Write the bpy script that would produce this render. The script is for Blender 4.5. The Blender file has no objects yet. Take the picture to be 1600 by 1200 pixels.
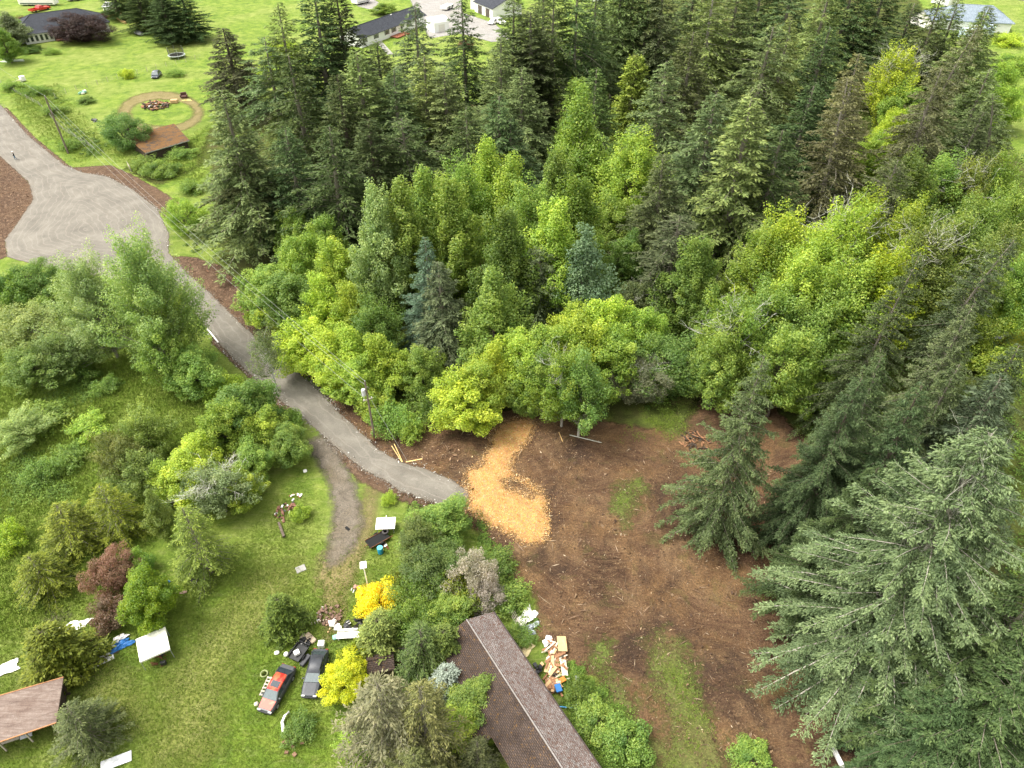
import bpy, bmesh, math, random
import numpy as np
from mathutils import Vector, Matrix

# ---------------------------------------------------------------- camera, sky, sun
PITCH = math.radians(40.0); FPX = 1109.0; CAMH = 68.0
scene = bpy.context.scene
C = scene.collection
cam_d = bpy.data.cameras.new('camera'); cam = bpy.data.objects.new('camera', cam_d); C.objects.link(cam)
cam.location = (0, 0, CAMH); cam.rotation_euler = (math.radians(90) - PITCH, 0, 0)
cam_d.sensor_fit = 'HORIZONTAL'; cam_d.sensor_width = 36.0; cam_d.lens = 36.0 * FPX / 1600.0
cam_d.clip_start = 0.5; cam_d.clip_end = 3000
scene.camera = cam

SUN_EL, SUN_AZ = math.radians(60), math.radians(-88)      # azimuth measured clockwise from +Y
world = bpy.data.worlds.new('World'); scene.world = world; world.use_nodes = True
nt = world.node_tree; nt.nodes.clear()
sky = nt.nodes.new('ShaderNodeTexSky'); sky.sky_type = 'NISHITA'; sky.sun_disc = False
sky.sun_elevation = SUN_EL; sky.sun_rotation = SUN_AZ; sky.air_density = 1.0; sky.dust_density = 4.0; sky.ozone_density = 0.5
hs = nt.nodes.new('ShaderNodeHueSaturation'); hs.inputs['Saturation'].default_value = 0.10
bg = nt.nodes.new('ShaderNodeBackground'); bg.inputs['Strength'].default_value = 0.15
wo = nt.nodes.new('ShaderNodeOutputWorld')
wm = nt.nodes.new('ShaderNodeMix'); wm.data_type = 'RGBA'; wm.blend_type = 'MULTIPLY'; wm.inputs[0].default_value = 1.0; wm.inputs[7].default_value = (1.0, 0.985, 0.94, 1)
nt.links.new(sky.outputs[0], hs.inputs['Color']); nt.links.new(hs.outputs[0], wm.inputs[6]); nt.links.new(wm.outputs[2], bg.inputs[0]); nt.links.new(bg.outputs[0], wo.inputs[0])
sd = bpy.data.lights.new('sun', 'SUN'); sd.energy = 1.10; sd.angle = math.radians(20); sd.color = (1.0, 0.95, 0.86)
sun = bpy.data.objects.new('sun', sd); C.objects.link(sun)
dirv = Vector((math.sin(SUN_AZ) * math.cos(SUN_EL), math.cos(SUN_AZ) * math.cos(SUN_EL), math.sin(SUN_EL)))
sun.rotation_euler = (-dirv).to_track_quat('-Z', 'Y').to_euler()
sun.location = (0, 0, 120)
vs = scene.view_settings
vs.view_transform = 'Standard'; vs.look = 'None'; vs.gamma = 1.0; vs.use_curve_mapping = False
vs.exposure = 1.64
scene.cycles.max_bounces = 6; scene.cycles.diffuse_bounces = 3; scene.cycles.transparent_max_bounces = 8
scene.cycles.transmission_bounces = 3; scene.cycles.caustics_reflective = False; scene.cycles.caustics_refractive = False

# ---------------------------------------------------------------- helpers
def at(x, y, h=0.0):
    """world x, y of the point at height h that stands where the photo's pixel looks"""
    u = (x - 800) / FPX; v = (600 - y) / FPX
    t = (CAMH - h) / (math.sin(PITCH) - v * math.cos(PITCH))
    return (u * t, (math.cos(PITCH) + v * math.sin(PITCH)) * t)
def at3(x, y, h=0.0):
    a = at(x, y, h); return Vector((a[0], a[1], h))

def tag(o, label=None, cat=None, group=None, kind=None):
    if label: o['label'] = label
    if cat: o['category'] = cat
    if group: o['group'] = group
    if kind: o['kind'] = kind
    return o
def empty(name, loc, rz=0.0, label=None, cat=None, group=None):
    o = bpy.data.objects.new(name, None); C.objects.link(o); o.location = loc; o.rotation_euler = (0, 0, rz)
    o.empty_display_size = 0.5
    return tag(o, label, cat, group)
def link(name, me, parent=None, mat=None):
    o = bpy.data.objects.new(name, me); C.objects.link(o)
    if parent is not None: o.parent = parent
    if mat is not None and not me.materials: me.materials.append(mat)
    return o

class MB:
    """collects boxes, tubes and faces; build() links them as one mesh object"""
    def __init__(s): s.v = []; s.f = []
    def add(s, vs_, fs):
        n = len(s.v); s.v += [tuple(p) for p in vs_]; s.f += [tuple(i + n for i in f) for f in fs]; return s
    def box(s, c, size, rz=0.0, ry=0.0, rx=0.0, taper=1.0):
        hx, hy, hz = size[0] / 2, size[1] / 2, size[2] / 2
        R = Matrix.Rotation(rz, 3, 'Z') @ Matrix.Rotation(ry, 3, 'Y') @ Matrix.Rotation(rx, 3, 'X')
        c = Vector(c); pts = []
        for z in (-hz, hz):
            k = taper if z > 0 else 1.0
            for x, y in ((-hx, -hy), (hx, -hy), (hx, hy), (-hx, hy)): pts.append(c + R @ Vector((x * k, y * k, z)))
        return s.add(pts, [(3, 2, 1, 0), (4, 5, 6, 7), (0, 1, 5, 4), (1, 2, 6, 5), (2, 3, 7, 6), (3, 0, 4, 7)])
    def tube(s, pts, rad, n=6, cap=True):
        pts = [Vector(p) for p in pts]
        if not isinstance(rad, (list, tuple)): rad = [rad] * len(pts)
        rings = []
        for i, p in enumerate(pts):
            d = (pts[min(i + 1, len(pts) - 1)] - pts[max(i - 1, 0)]).normalized()
            a = d.orthogonal().normalized() if abs(d.z) < 0.9 else d.cross(Vector((1, 0, 0))).normalized()
            b = d.cross(a)
            rings.append([p + (a * math.cos(2 * math.pi * k / n) + b * math.sin(2 * math.pi * k / n)) * rad[i] for k in range(n)])
        vv = [q for r in rings for q in r]; ff = []
        for i in range(len(pts) - 1):
            for k in range(n):
                ff.append((i * n + k, i * n + (k + 1) % n, (i + 1) * n + (k + 1) % n, (i + 1) * n + k))
        if cap: ff += [tuple(range(n))[::-1], tuple((len(pts) - 1) * n + k for k in range(n))]
        return s.add(vv, ff)
    def loft(s, rings, close=True):
        n = len(rings[0]); vv = [q for r in rings for q in r]; ff = []
        for i in range(len(rings) - 1):
            for k in range(n if close else n - 1):
                ff.append((i * n + k, i * n + (k + 1) % n, (i + 1) * n + (k + 1) % n, (i + 1) * n + k))
        if close: ff += [tuple(range(n))[::-1], tuple((len(rings) - 1) * n + k for k in range(n))]
        return s.add(vv, ff)
    def lathe(s, prof, c=(0, 0, 0), n=16):
        c = Vector(c)
        return s.loft([[c + Vector((r * math.cos(2 * math.pi * k / n), r * math.sin(2 * math.pi * k / n), z)) for k in range(n)] for r, z in prof])
    def build(s, name, mat, parent=None, smooth=False, bevel=0.0):
        me = bpy.data.meshes.new(name); me.from_pydata(s.v, [], s.f); me.update()
        bm = bmesh.new(); bm.from_mesh(me); bmesh.ops.recalc_face_normals(bm, faces=bm.faces)
        if bevel > 0:
            bmesh.ops.bevel(bm, geom=[e for e in bm.edges if e.is_manifold and e.calc_face_angle(0) > 0.5], offset=bevel, segments=1, affect='EDGES')
        bm.to_mesh(me); bm.free()
        if smooth: me.polygons.foreach_set('use_smooth', [True] * len(me.polygons))
        me.materials.append(mat)
        return link(name, me, parent)

def quad_mesh(name, V, tint, k=4):
    """V (n,k,3) faces -> mesh with a per-face 'tint'"""
    n = len(V); me = bpy.data.meshes.new(name)
    me.vertices.add(n * k); me.vertices.foreach_set('co', V.astype(np.float32).ravel())
    me.loops.add(n * k); me.loops.foreach_set('vertex_index', np.arange(n * k, dtype=np.int32))
    me.polygons.add(n); me.polygons.foreach_set('loop_start', np.arange(0, n * k, k, dtype=np.int32))
    try: me.polygons.foreach_set('loop_total', np.full(n, k, dtype=np.int32))
    except Exception: pass
    a = me.attributes.new('tint', 'FLOAT', 'FACE'); a.data.foreach_set('value', tint.astype(np.float32))
    me.update(); me.validate()
    return me

# ---------------------------------------------------------------- materials
def newmat(name):
    m = bpy.data.materials.new(name); m.use_nodes = True
    t = m.node_tree; t.nodes.clear()
    out = t.nodes.new('ShaderNodeOutputMaterial')
    return m, t, out
def N(t, kind, **kw):
    n = t.nodes.new(kind)
    for k, v in kw.items():
        if k in n.inputs: n.inputs[k].default_value = v
        else: setattr(n, k, v)
    return n
def noise(t, scale, detail=4.0, rough=0.6, vec=None, dist=0.0):
    n = N(t, 'ShaderNodeTexNoise'); n.inputs['Scale'].default_value = scale; n.inputs['Detail'].default_value = detail
    n.inputs['Roughness'].default_value = rough; n.inputs['Distortion'].default_value = dist
    if vec is not None: t.links.new(vec, n.inputs['Vector'])
    return n.outputs['Fac']
def ramp(t, fac, stops, interp='LINEAR'):
    r = N(t, 'ShaderNodeValToRGB'); r.color_ramp.interpolation = interp
    e = r.color_ramp.elements
    while len(e) < len(stops): e.new(0.5)
    for i, (p, c) in enumerate(stops):
        e[i].position = p; e[i].color = (*c, 1) if not isinstance(c, (int, float)) else (c, c, c, 1)
    t.links.new(fac, r.inputs[0]); return r.outputs[0]
def mix(t, fac, a, b, mode='MIX'):
    n = N(t, 'ShaderNodeMix'); n.data_type = 'RGBA'; n.blend_type = mode
    for s, val in ((0, fac), (6, a), (7, b)):
        if isinstance(val, (int, float)): n.inputs[s].default_value = val
        elif isinstance(val, tuple): n.inputs[s].default_value = (*val, 1)
        else: t.links.new(val, n.inputs[s])
    return n.outputs[2]
def mth(t, op, a, b=0.0, clamp=False):
    n = N(t, 'ShaderNodeMath'); n.operation = op; n.use_clamp = clamp
    for i, v in enumerate((a, b)):
        if isinstance(v, (int, float)): n.inputs[i].default_value = v
        else: t.links.new(v, n.inputs[i])
    return n.outputs[0]
def coords(t, kind='Object'):
    return N(t, 'ShaderNodeTexCoord').outputs[kind]
def attr(t, name):
    a = N(t, 'ShaderNodeAttribute'); a.attribute_name = name; return a.outputs['Fac']
def bump(t, h, strength, dist):
    b = N(t, 'ShaderNodeBump'); b.inputs['Strength'].default_value = strength; b.inputs['Distance'].default_value = dist
    t.links.new(h, b.inputs['Height']); return b.outputs[0]
def principled(t, out, col, rough=0.8, spec=0.3, normal=None, metal=0.0):
    p = N(t, 'ShaderNodeBsdfPrincipled'); p.inputs['Metallic'].default_value = metal
    for s, v in (('Base Color', col), ('Roughness', rough)):
        if isinstance(v, tuple): p.inputs[s].default_value = (*v, 1)
        elif isinstance(v, (int, float)): p.inputs[s].default_value = v
        else: t.links.new(v, p.inputs[s])
    p.inputs['Specular IOR Level'].default_value = spec
    if normal is not None: t.links.new(normal, p.inputs['Normal'])
    t.links.new(p.outputs[0], out.inputs[0]); return p

_sm = {}
def M(name, col, rough=0.7, spec=0.4, metal=0.0, var=0.25, scale=3.0, bmp=0.0):
    """a plain painted or weathered material with a little mottling"""
    if name in _sm: return _sm[name]
    m, t, out = newmat(name); co = coords(t)
    n = noise(t, scale, 5, 0.65, co)
    dark = tuple(c * (1 - var) for c in col); light = tuple(min(1, c * (1 + var * 0.6)) for c in col)
    c = ramp(t, n, [(0.3, dark), (0.7, light)])
    nb = bump(t, noise(t, scale * 6, 3, 0.6, co), bmp, 0.03) if bmp else None
    principled(t, out, c, rough, spec, nb, metal)
    _sm[name] = m; return m

def foliage_mat(name, trans=0.35, hue=0.04, gloss=0.35, lo=0.6, hi=1.45):
    m, t, out = newmat(name)
    oi = N(t, 'ShaderNodeObjectInfo'); tint = attr(t, 'tint')
    k = ramp(t, tint, [(0.0, lo), (1.0, hi)])
    c = mix(t, 1.0, oi.outputs['Color'], k, 'MULTIPLY')
    h = N(t, 'ShaderNodeHueSaturation'); t.links.new(c, h.inputs['Color'])
    t.links.new(mth(t, 'ADD', 0.5, mth(t, 'MULTIPLY', mth(t, 'SUBTRACT', 0.5, tint), hue)), h.inputs['Hue'])
    d = N(t, 'ShaderNodeBsdfDiffuse'); tr = N(t, 'ShaderNodeBsdfTranslucent'); g = N(t, 'ShaderNodeBsdfGlossy')
    g.inputs['Roughness'].default_value = 0.55
    g.inputs['Color'].default_value = (0.8, 0.82, 0.75, 1)
    t.links.new(h.outputs[0], d.inputs[0])
    t.links.new(mix(t, 1.0, h.outputs[0], (1.15, 1.2, 0.55), 'MULTIPLY'), tr.inputs[0])
    ms = N(t, 'ShaderNodeMixShader'); ms.inputs[0].default_value = trans
    t.links.new(d.outputs[0], ms.inputs[1]); t.links.new(tr.outputs[0], ms.inputs[2])
    m2 = N(t, 'ShaderNodeMixShader')
    m2.inputs[0].default_value = gloss
    t.links.new(ms.outputs[0], m2.inputs[1]); t.links.new(g.outputs[0], m2.inputs[2])
    t.links.new(m2.outputs[0], out.inputs[0]); return m
MF_NEEDLE = foliage_mat('needle_foliage', 0.28, 0.04, 0.018, 0.5, 1.55)
MF_LEAF = foliage_mat('leaf_foliage', 0.45, 0.06, 0.03, 0.6, 1.5)
def bark_mat(name, a, b):
    m, t, out = newmat(name); co = coords(t)
    mp = N(t, 'ShaderNodeMapping'); t.links.new(co, mp.inputs[0]); mp.inputs['Scale'].default_value = (6, 6, 1.2)
    n = noise(t, 2.0, 5, 0.7, mp.outputs[0])
    principled(t, out, ramp(t, n, [(0.35, a), (0.65, b)]), 0.9, 0.15, bump(t, n, 0.6, 0.05)); return m
M_BARKM = bark_mat('lichen_grey_bark', (0.12, 0.10, 0.075), (0.30, 0.28, 0.22))
M_BARK = bark_mat('grey_brown_bark', (0.06, 0.045, 0.032), (0.17, 0.14, 0.11))
M_BARKL = bark_mat('pale_bark', (0.20, 0.18, 0.14), (0.46, 0.43, 0.37))
M_LICHEN = bark_mat('lichen_covered_twigs', (0.34, 0.34, 0.27), (0.66, 0.65, 0.56))
M_BIRCH = bark_mat('white_birch_stem', (0.40, 0.39, 0.36), (0.78, 0.77, 0.73))

# ---------------------------------------------------------------- tree prototypes
rs = np.random.RandomState(7)
def _norm(a): return a / np.maximum(np.linalg.norm(a, axis=-1, keepdims=True), 1e-6)
def cards(P, D, L, W, r, bend=0.12):
    """diamond leaves: base P, direction D, length L, width W, random roll"""
    n = len(P); D = _norm(D)
    S = _norm(np.cross(D, _norm(r.normal(size=(n, 3)) * 0.55 + np.array([0, 0, 1.0]))))
    U = np.cross(S, D); L = L[:, None]; W = W[:, None]
    mid = P + D * L * 0.45 + U * L * bend
    return np.stack([P, mid - S * W * 0.5, P + D * L, mid + S * W * 0.5], axis=1)
def wood(name, segs, n=5):
    mb = MB()
    for pts, rad, k in segs: mb.tube(pts, rad, k, cap=False)
    me = bpy.data.meshes.new(name); me.from_pydata(mb.v, [], mb.f); me.update()
    me.polygons.foreach_set('use_smooth', [True] * len(me.polygons)); return me

def conifer(name, H, R, cb, nb, seed, tw=7.0, card=0.42, cw=0.15, prof=0.8, rise=0.55, sag=0.30, hang=0.35, gap=0.0, wig=0.12, lean=0.0, fwid=0.2, fmin=0.28):
    r = np.random.RandomState(seed); allP = []; allD = []; allL = []; tin = []; segs = []
    phase = r.rand() * 6.28
    lx = lambda z: lean * (z / H) ** 2 * H * 0.12
    tr = [(lx(z), 0, z) for z in np.linspace(0, H * 0.985, 9)]
    segs.append((tr, [H * 0.0135 * (1 - 0.93 * (i / 8) ** 0.9) + 0.02 for i in range(9)], 7))
    az = r.rand() * 6.28
    for i in range(nb):
        u = (i + r.rand()) / nb; u = u ** 1.12
        z = H * (cb + (0.985 - cb) * u); az += 2.4 + r.normal() * 0.35
        lobe = 1 + 0.16 * math.sin(2 * az + phase) + 0.10 * math.sin(3 * az + 9 * u + phase)
        if r.rand() < gap: 
            if r.rand() < 0.5: continue
            dead = True
        else: dead = False
        L = (R * (1 - u) ** prof * lobe * r.uniform(0.68, 1.18) + 0.30) * min(1.0, 0.62 + 4.0 * u)
        a = rise * (u ** 1.3) * 1.4 - 0.06 + r.normal() * 0.07; b = sag * (1 - 0.6 * u) * r.uniform(0.7, 1.3)
        up = 0.14 * r.rand()
        d = np.array([math.cos(az), math.sin(az), 0.0]); sd_ = np.array([-d[1], d[0], 0.0])
        o = np.array([lx(z), 0, z]); curve = r.normal() * wig
        def pos(s):
            s = np.asarray(s, float)[:, None]
            return o + d * s * L + sd_ * curve * L * s * s + np.array([0, 0, 1.0]) * L * (a * s - b * s * s * 1.6 + up * s ** 4)
        ss = np.array([0, .33, .66, 1.0]); bp = pos(ss)
        segs.append(([tuple(p) for p in bp], [0.012 * L + 0.012, 0.008 * L + 0.010, 0.005 * L + 0.008, 0.006], 3))
        if dead:
            continue
        nt_ = max(4, int(L * tw)); s = r.uniform(0.10, 1.0, nt_) ** 0.75
        bpz = pos(s); side = np.where(r.rand(nt_) < 0.5, -1.0, 1.0)[:, None]
        l2 = (fwid * L * (1.02 - s) + fmin) * r.uniform(0.6, 1.3, nt_)
        fw = r.uniform(0.35, 0.9, nt_)[:, None]
        td = _norm(d * fw + sd_ * side * (1.05 - 0.5 * fw) + np.array([0, 0, 1.0]) * (r.normal(size=(nt_, 1)) * 0.12 - 0.10))
        nc = np.maximum(2, (l2 / (card * 0.36)).astype(int)); idx = np.repeat(np.arange(nt_), nc); m = len(idx)
        q = r.rand(m); P = bpz[idx] + td[idx] * (q * l2[idx])[:, None]
        P[:, 2] -= hang * (q * l2[idx]) ** 1.3 * 0.8
        P += r.normal(size=(m, 3)) * 0.035
        D = td[idx] * 0.9 + d * 0.35 + r.normal(size=(m, 3)) * 0.42; D[:, 2] -= hang * 0.9 * r.rand(m)
        allP.append(P); allD.append(D); allL.append(card * r.uniform(0.6, 1.25, m))
        tin.append(np.clip(0.42 + 0.12 * r.normal() + 0.20 * r.normal(size=m) + 0.22 * (s[idx] > 0.8), 0, 1))
        # leading shoot of the branch
        m = int(L * 5) + 4; q = r.uniform(0.15, 1.03, m); P = pos(q) + r.normal(size=(m, 3)) * 0.03
        D = d + r.normal(size=(m, 3)) * 0.45 + np.array([0, 0, 1.0]) * 0.1
        allP.append(P); allD.append(D); allL.append(card * r.uniform(0.5, 1.0, m)); tin.append(np.clip(0.55 + 0.2 * r.normal(size=m), 0, 1))
    P = np.concatenate(allP); D = np.concatenate(allD); L = np.concatenate(allL); T = np.concatenate(tin)
    me = quad_mesh(name + '_crown', cards(P, D, L, L * cw / card * r.uniform(0.7, 1.3, len(L)), r), T); me.materials.append(MF_NEEDLE)
    wm = wood(name + '_trunk', segs)
    return dict(crown=me, trunk=wm, H=H, R=R, n=len(L))

def bare(name, H, R, seed, n=26, z0=0.3, thick=1.0, spread=0.9):
    """forking leafless twigs reaching through a crown"""
    r = random.Random(seed); segs = []
    def grow(p, d, l, rad, lv):
        pts = [p]; q = Vector(p); dd = Vector(d)
        for i in range(4):
            dd = (dd + Vector((r.gauss(0, .22), r.gauss(0, .22), r.gauss(0.02, .14)))).normalized(); q = q + dd * l / 4; pts.append(tuple(q))
        segs.append((pts, [rad * (1 - 0.18 * i) for i in range(5)], 3))
        if lv > 0:
            for k in range(4):
                i = r.choice((1, 2, 3, 4)); e = (dd + Vector((r.gauss(0, .7), r.gauss(0, .7), r.gauss(.1, .4)))).normalized()
                grow(pts[i], e, l * r.uniform(.4, .65), rad * .5, lv - 1)
    for k in range(n):
        a = r.uniform(0, 6.28); z = H * r.uniform(z0, 0.8)
        d = Vector((math.cos(a) * spread, math.sin(a) * spread, r.uniform(.1, .9))).normalized()
        grow((d.x * 0.1, d.y * 0.1, z), d, R * r.uniform(.6, 1.0), 0.045 * thick, 2)
    me = wood(name, segs); me.materials.append(M_LICHEN); return me

def broadleaf(name, H, R, cb, ncl, nleaf, leaf, seed, clump=0.26, stretch=1.0, up=0.5, taper=0.0, droop=0.0, open_=0.55, lw=0.75, flat=1.1, multi=1):
    """stems, limbs out to many leaf clumps spread through an uneven crown"""
    r = np.random.RandomState(seed); segs = []; Vs = []; T = []
    Hc = H * (1 - cb); zc = H * cb + Hc * 0.45
    f1, f2, f3 = r.rand(3) * 6.28
    tops = []
    for k in range(multi):
        a = 6.28 * k / max(1, multi) + r.rand(); off = 0.0 if multi == 1 else R * 0.35
        t_ = [(math.cos(a) * off * (z / H), math.sin(a) * off * (z / H), z) for z in np.linspace(0, H * 0.8, 6)]
        segs.append((t_, [H * 0.014 * (1 - 0.15 * i) / math.sqrt(multi) + 0.01 for i in range(6)], 6)); tops.append(t_)
    for i in range(ncl):
        ph = math.acos(1 - 2 * (i + 0.5) / ncl); th = i * 2.39996 + r.normal() * 0.35
        cz = math.cos(ph)
        dirn = np.array([math.sin(ph) * math.cos(th), math.sin(ph) * math.sin(th), cz])
        lob = 1 + 0.20 * math.sin(2 * th + f1) * math.sin(ph) + 0.16 * math.sin(3 * th + 2.5 * cz + f2) + 0.10 * math.sin(5 * th + f3 + 4 * cz) + 0.09 * r.normal()
        rad = r.uniform(open_, 1.0) ** 0.6 * lob
        w = 1.0 - taper * max(0.0, cz) ** 0.8
        c = np.array([dirn[0] * R * rad * w, dirn[1] * R * rad * w, zc + dirn[2] * Hc * 0.52 * rad * (1.05 if cz > 0 else 0.8)])
        c[2] = min(c[2], H)
        rc = R * clump * r.uniform(0.65, 1.35)
        t_ = tops[i % len(tops)]
        z0 = min(H * 0.8, max(H * cb * 0.7, c[2] - 0.7 * math.hypot(c[0], c[1]) - 0.1 * H))
        j = z0 / (H * 0.8) * 5; j0 = min(4, int(j)); fz = j - j0
        b0 = np.array(t_[j0]) * (1 - fz) + np.array(t_[j0 + 1]) * fz
        m1 = b0 * 0.5 + c * 0.5 + np.array([0, 0, -0.06 * R]) + r.normal(size=3) * R * 0.05
        segs.append(([tuple(b0), tuple(m1), tuple(c)], [0.012 * R + 0.012, 0.008 * R + 0.008, 0.008], 3))
        m = int(nleaf * r.uniform(0.7, 1.3) * (rc / (R * clump)) ** 1.5)
        p = _norm(r.normal(size=(m, 3))); p[:, 2] = np.where(p[:, 2] < 0, p[:, 2] * 0.8, p[:, 2])
        rr = rc * (0.45 + 0.6 * r.rand(m) ** 0.7)[:, None]
        ax = _norm(np.array([[dirn[0], dirn[1], dirn[2] * 0.6 + up]]))
        off = p * rr; off[:, 2] *= flat; al = (off @ ax.T); off = off + ax * al * (stretch - 1)
        if droop: off[:, 2] -= droop * rc * np.abs(r.normal(size=m)) * (np.abs(al[:, 0]) / rc + 0.3)
        P = c + off
        nrm = _norm(p * 0.9 + np.array([0, 0, 0.7]) + r.normal(size=(m, 3)) * 0.75)
        a_ = _norm(np.cross(nrm, r.normal(size=(m, 3)))); a_[:, 2] -= 0.25 + droop * 0.6; a_ = _norm(a_)
        b_ = _norm(np.cross(nrm, a_)); ls = (leaf * r.uniform(0.6, 1.3, m))[:, None]
        Vs.append(np.stack([P - a_ * ls * .5, P - b_ * ls * lw * .5 + nrm * ls * .08, P + a_ * ls * .5, P + b_ * ls * lw * .5 + nrm * ls * .08], axis=1))
        T.append(np.clip(0.5 + 0.13 * r.normal() + 0.19 * r.normal(size=m), 0, 1))
    V = np.concatenate(Vs); T = np.concatenate(T)
    me = quad_mesh(name + '_crown', V, T); me.materials.append(MF_LEAF)
    return dict(crown=me, trunk=wood(name + '_trunk', segs), H=H, R=R, n=len(V))

PR = {}
PR['fir_a'] = conifer('fir_a', 30, 5.6, 0.14, 210, 11, prof=1.0, tw=10, hang=0.55)
PR['fir_b'] = conifer('fir_b', 30, 5.2, 0.18, 190, 12, gap=0.14, sag=0.42, hang=0.8, prof=0.95, tw=10)
PR['fir_c'] = conifer('fir_c', 30, 4.8, 0.08, 230, 13, prof=0.9, rise=0.75, tw=10)
PR['fir_d'] = conifer('fir_d', 30, 4.6, 0.40, 150, 14, gap=0.25, prof=0.62, sag=0.5, wig=0.25, tw=9.0, hang=0.8)
PR['fir_e'] = conifer('fir_e', 30, 4.4, 0.30, 170, 15, gap=0.18, prof=0.7, lean=1.0, wig=0.25, hang=0.7, tw=9)
PR['fir_near'] = conifer('fir_near', 28, 8.5, 0.04, 340, 21, tw=26.0, card=0.21, cw=0.07, prof=0.88, rise=0.55, sag=0.34, hang=0.95, fwid=0.11, fmin=0.38, wig=0.10)
PR['fir_near2'] = conifer('fir_near2', 28, 7.0, 0.05, 220, 22, tw=24.0, card=0.23, cw=0.08, prof=0.9, rise=0.6, sag=0.30, hang=0.9, fwid=0.13, fmin=0.34)
PR['fir_mid'] = conifer('fir_mid', 24, 6.0, 0.05, 210, 23, tw=19.0, card=0.25, cw=0.09, prof=0.95, rise=0.5, sag=0.32, hang=0.8, fwid=0.15, fmin=0.30)
PR['cedar'] = conifer('cedar', 10, 2.2, 0.02, 260, 31, tw=13.0, card=0.24, cw=0.11, prof=0.75, rise=0.9, sag=0.3, hang=0.1)
PR['wispy'] = conifer('wispy', 14, 3.6, 0.06, 130, 32, tw=15.0, card=0.26, cw=0.085, prof=0.85, rise=0.5, sag=0.40, hang=1.0, gap=0.06, fwid=0.14, fmin=0.25)
PR['maple_a'] = broadleaf('maple_a', 16, 4.6, 0.10, 130, 270, 0.27, 41, clump=0.22, taper=0.35, stretch=1.4, up=0.9)
PR['maple_b'] = broadleaf('maple_b', 16, 4.4, 0.08, 120, 260, 0.27, 42, clump=0.21, taper=0.6, stretch=1.6, up=1.2)
PR['maple_c'] = broadleaf('maple_c', 16, 4.2, 0.08, 115, 260, 0.26, 43, clump=0.21, taper=0.8, stretch=1.8, up=1.5)
PR['tall_a'] = broadleaf('tall_a', 24, 4.2, 0.04, 190, 230, 0.27, 61, clump=0.20, taper=0.75, stretch=2.1, up=1.7, open_=0.45)
PR['tall_b'] = broadleaf('tall_b', 24, 4.4, 0.05, 200, 190, 0.27, 62, clump=0.19, taper=0.85, stretch=2.5, up=1.4, open_=0.35)
PR['tall_c'] = broadleaf('tall_c', 24, 4.6, 0.10, 190, 170, 0.26, 63, clump=0.18, taper=0.6, stretch=2.3, up=1.1, open_=0.3)
PR['alder_a'] = broadleaf('alder_a', 16, 4.5, 0.15, 160, 150, 0.25, 44, clump=0.18, stretch=2.1, up=1.1, open_=0.35, taper=0.5)
PR['alder_b'] = broadleaf('alder_b', 16, 4.2, 0.20, 140, 140, 0.24, 45, clump=0.18, stretch=2.3, up=1.3, open_=0.25, taper=0.65)
PR['poplar'] = broadleaf('poplar', 22, 6.0, 0.12, 230, 260, 0.27, 46, clump=0.15, stretch=3.0, up=0.9, open_=0.3, taper=0.6, lw=0.6, droop=0.1)
PR['column'] = broadleaf('column', 18, 2.6, 0.10, 100, 210, 0.24, 47, clump=0.32, stretch=1.6, up=1.0, taper=0.85)
PR['shrub_a'] = broadleaf('shrub_a', 3, 2.0, 0.0, 46, 210, 0.17, 48, clump=0.32, multi=3)
PR['shrub_b'] = broadleaf('shrub_b', 3, 1.8, 0.0, 60, 120, 0.16, 49, clump=0.26, stretch=1.9, up=0.6, open_=0.3, multi=4)
PR['round'] = broadleaf('round', 7, 3.2, 0.05, 130, 250, 0.15, 50, clump=0.22, open_=0.7, multi=2)
PR['feather'] = broadleaf('feather', 7, 3.2, 0.05, 90, 170, 0.26, 51, clump=0.22, stretch=2.5, up=0.3, open_=0.35, lw=0.28, droop=0.5, multi=3)
PR['young'] = broadleaf('young', 12, 2.6, 0.30, 60, 110, 0.18, 52, clump=0.24, stretch=1.7, up=0.8, open_=0.3, taper=0.5)
PR['wisteria'] = broadleaf('wisteria', 7, 2.6, 0.03, 90, 210, 0.20, 53, clump=0.24, stretch=1.2, up=0.0, open_=0.6, lw=0.45, droop=1.1, multi=2)
BARE = [bare('dead_branches_a', 16, 3.2, 1, n=16, thick=0.75, z0=0.4), bare('dead_branches_b', 16, 3.6, 2, n=26, thick=0.85, z0=0.45), bare('dead_branches_c', 5, 2.4, 3, n=20, z0=0.1, thick=0.5)]
for k_, p_ in PR.items():
    v_ = np.empty(len(p_['crown'].vertices) * 3, np.float32); p_['crown'].vertices.foreach_get('co', v_); v_ = v_.reshape(-1, 3)
    p_['R'] = float(np.percentile(np.hypot(v_[:, 0], v_[:, 1]), 95)); p_['H'] = max(p_['H'] * .97, float(v_[:, 2].max()) * .985)
print('PROTO', {k: v['n'] for k, v in PR.items()})
_tr = random.Random(5)
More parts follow.
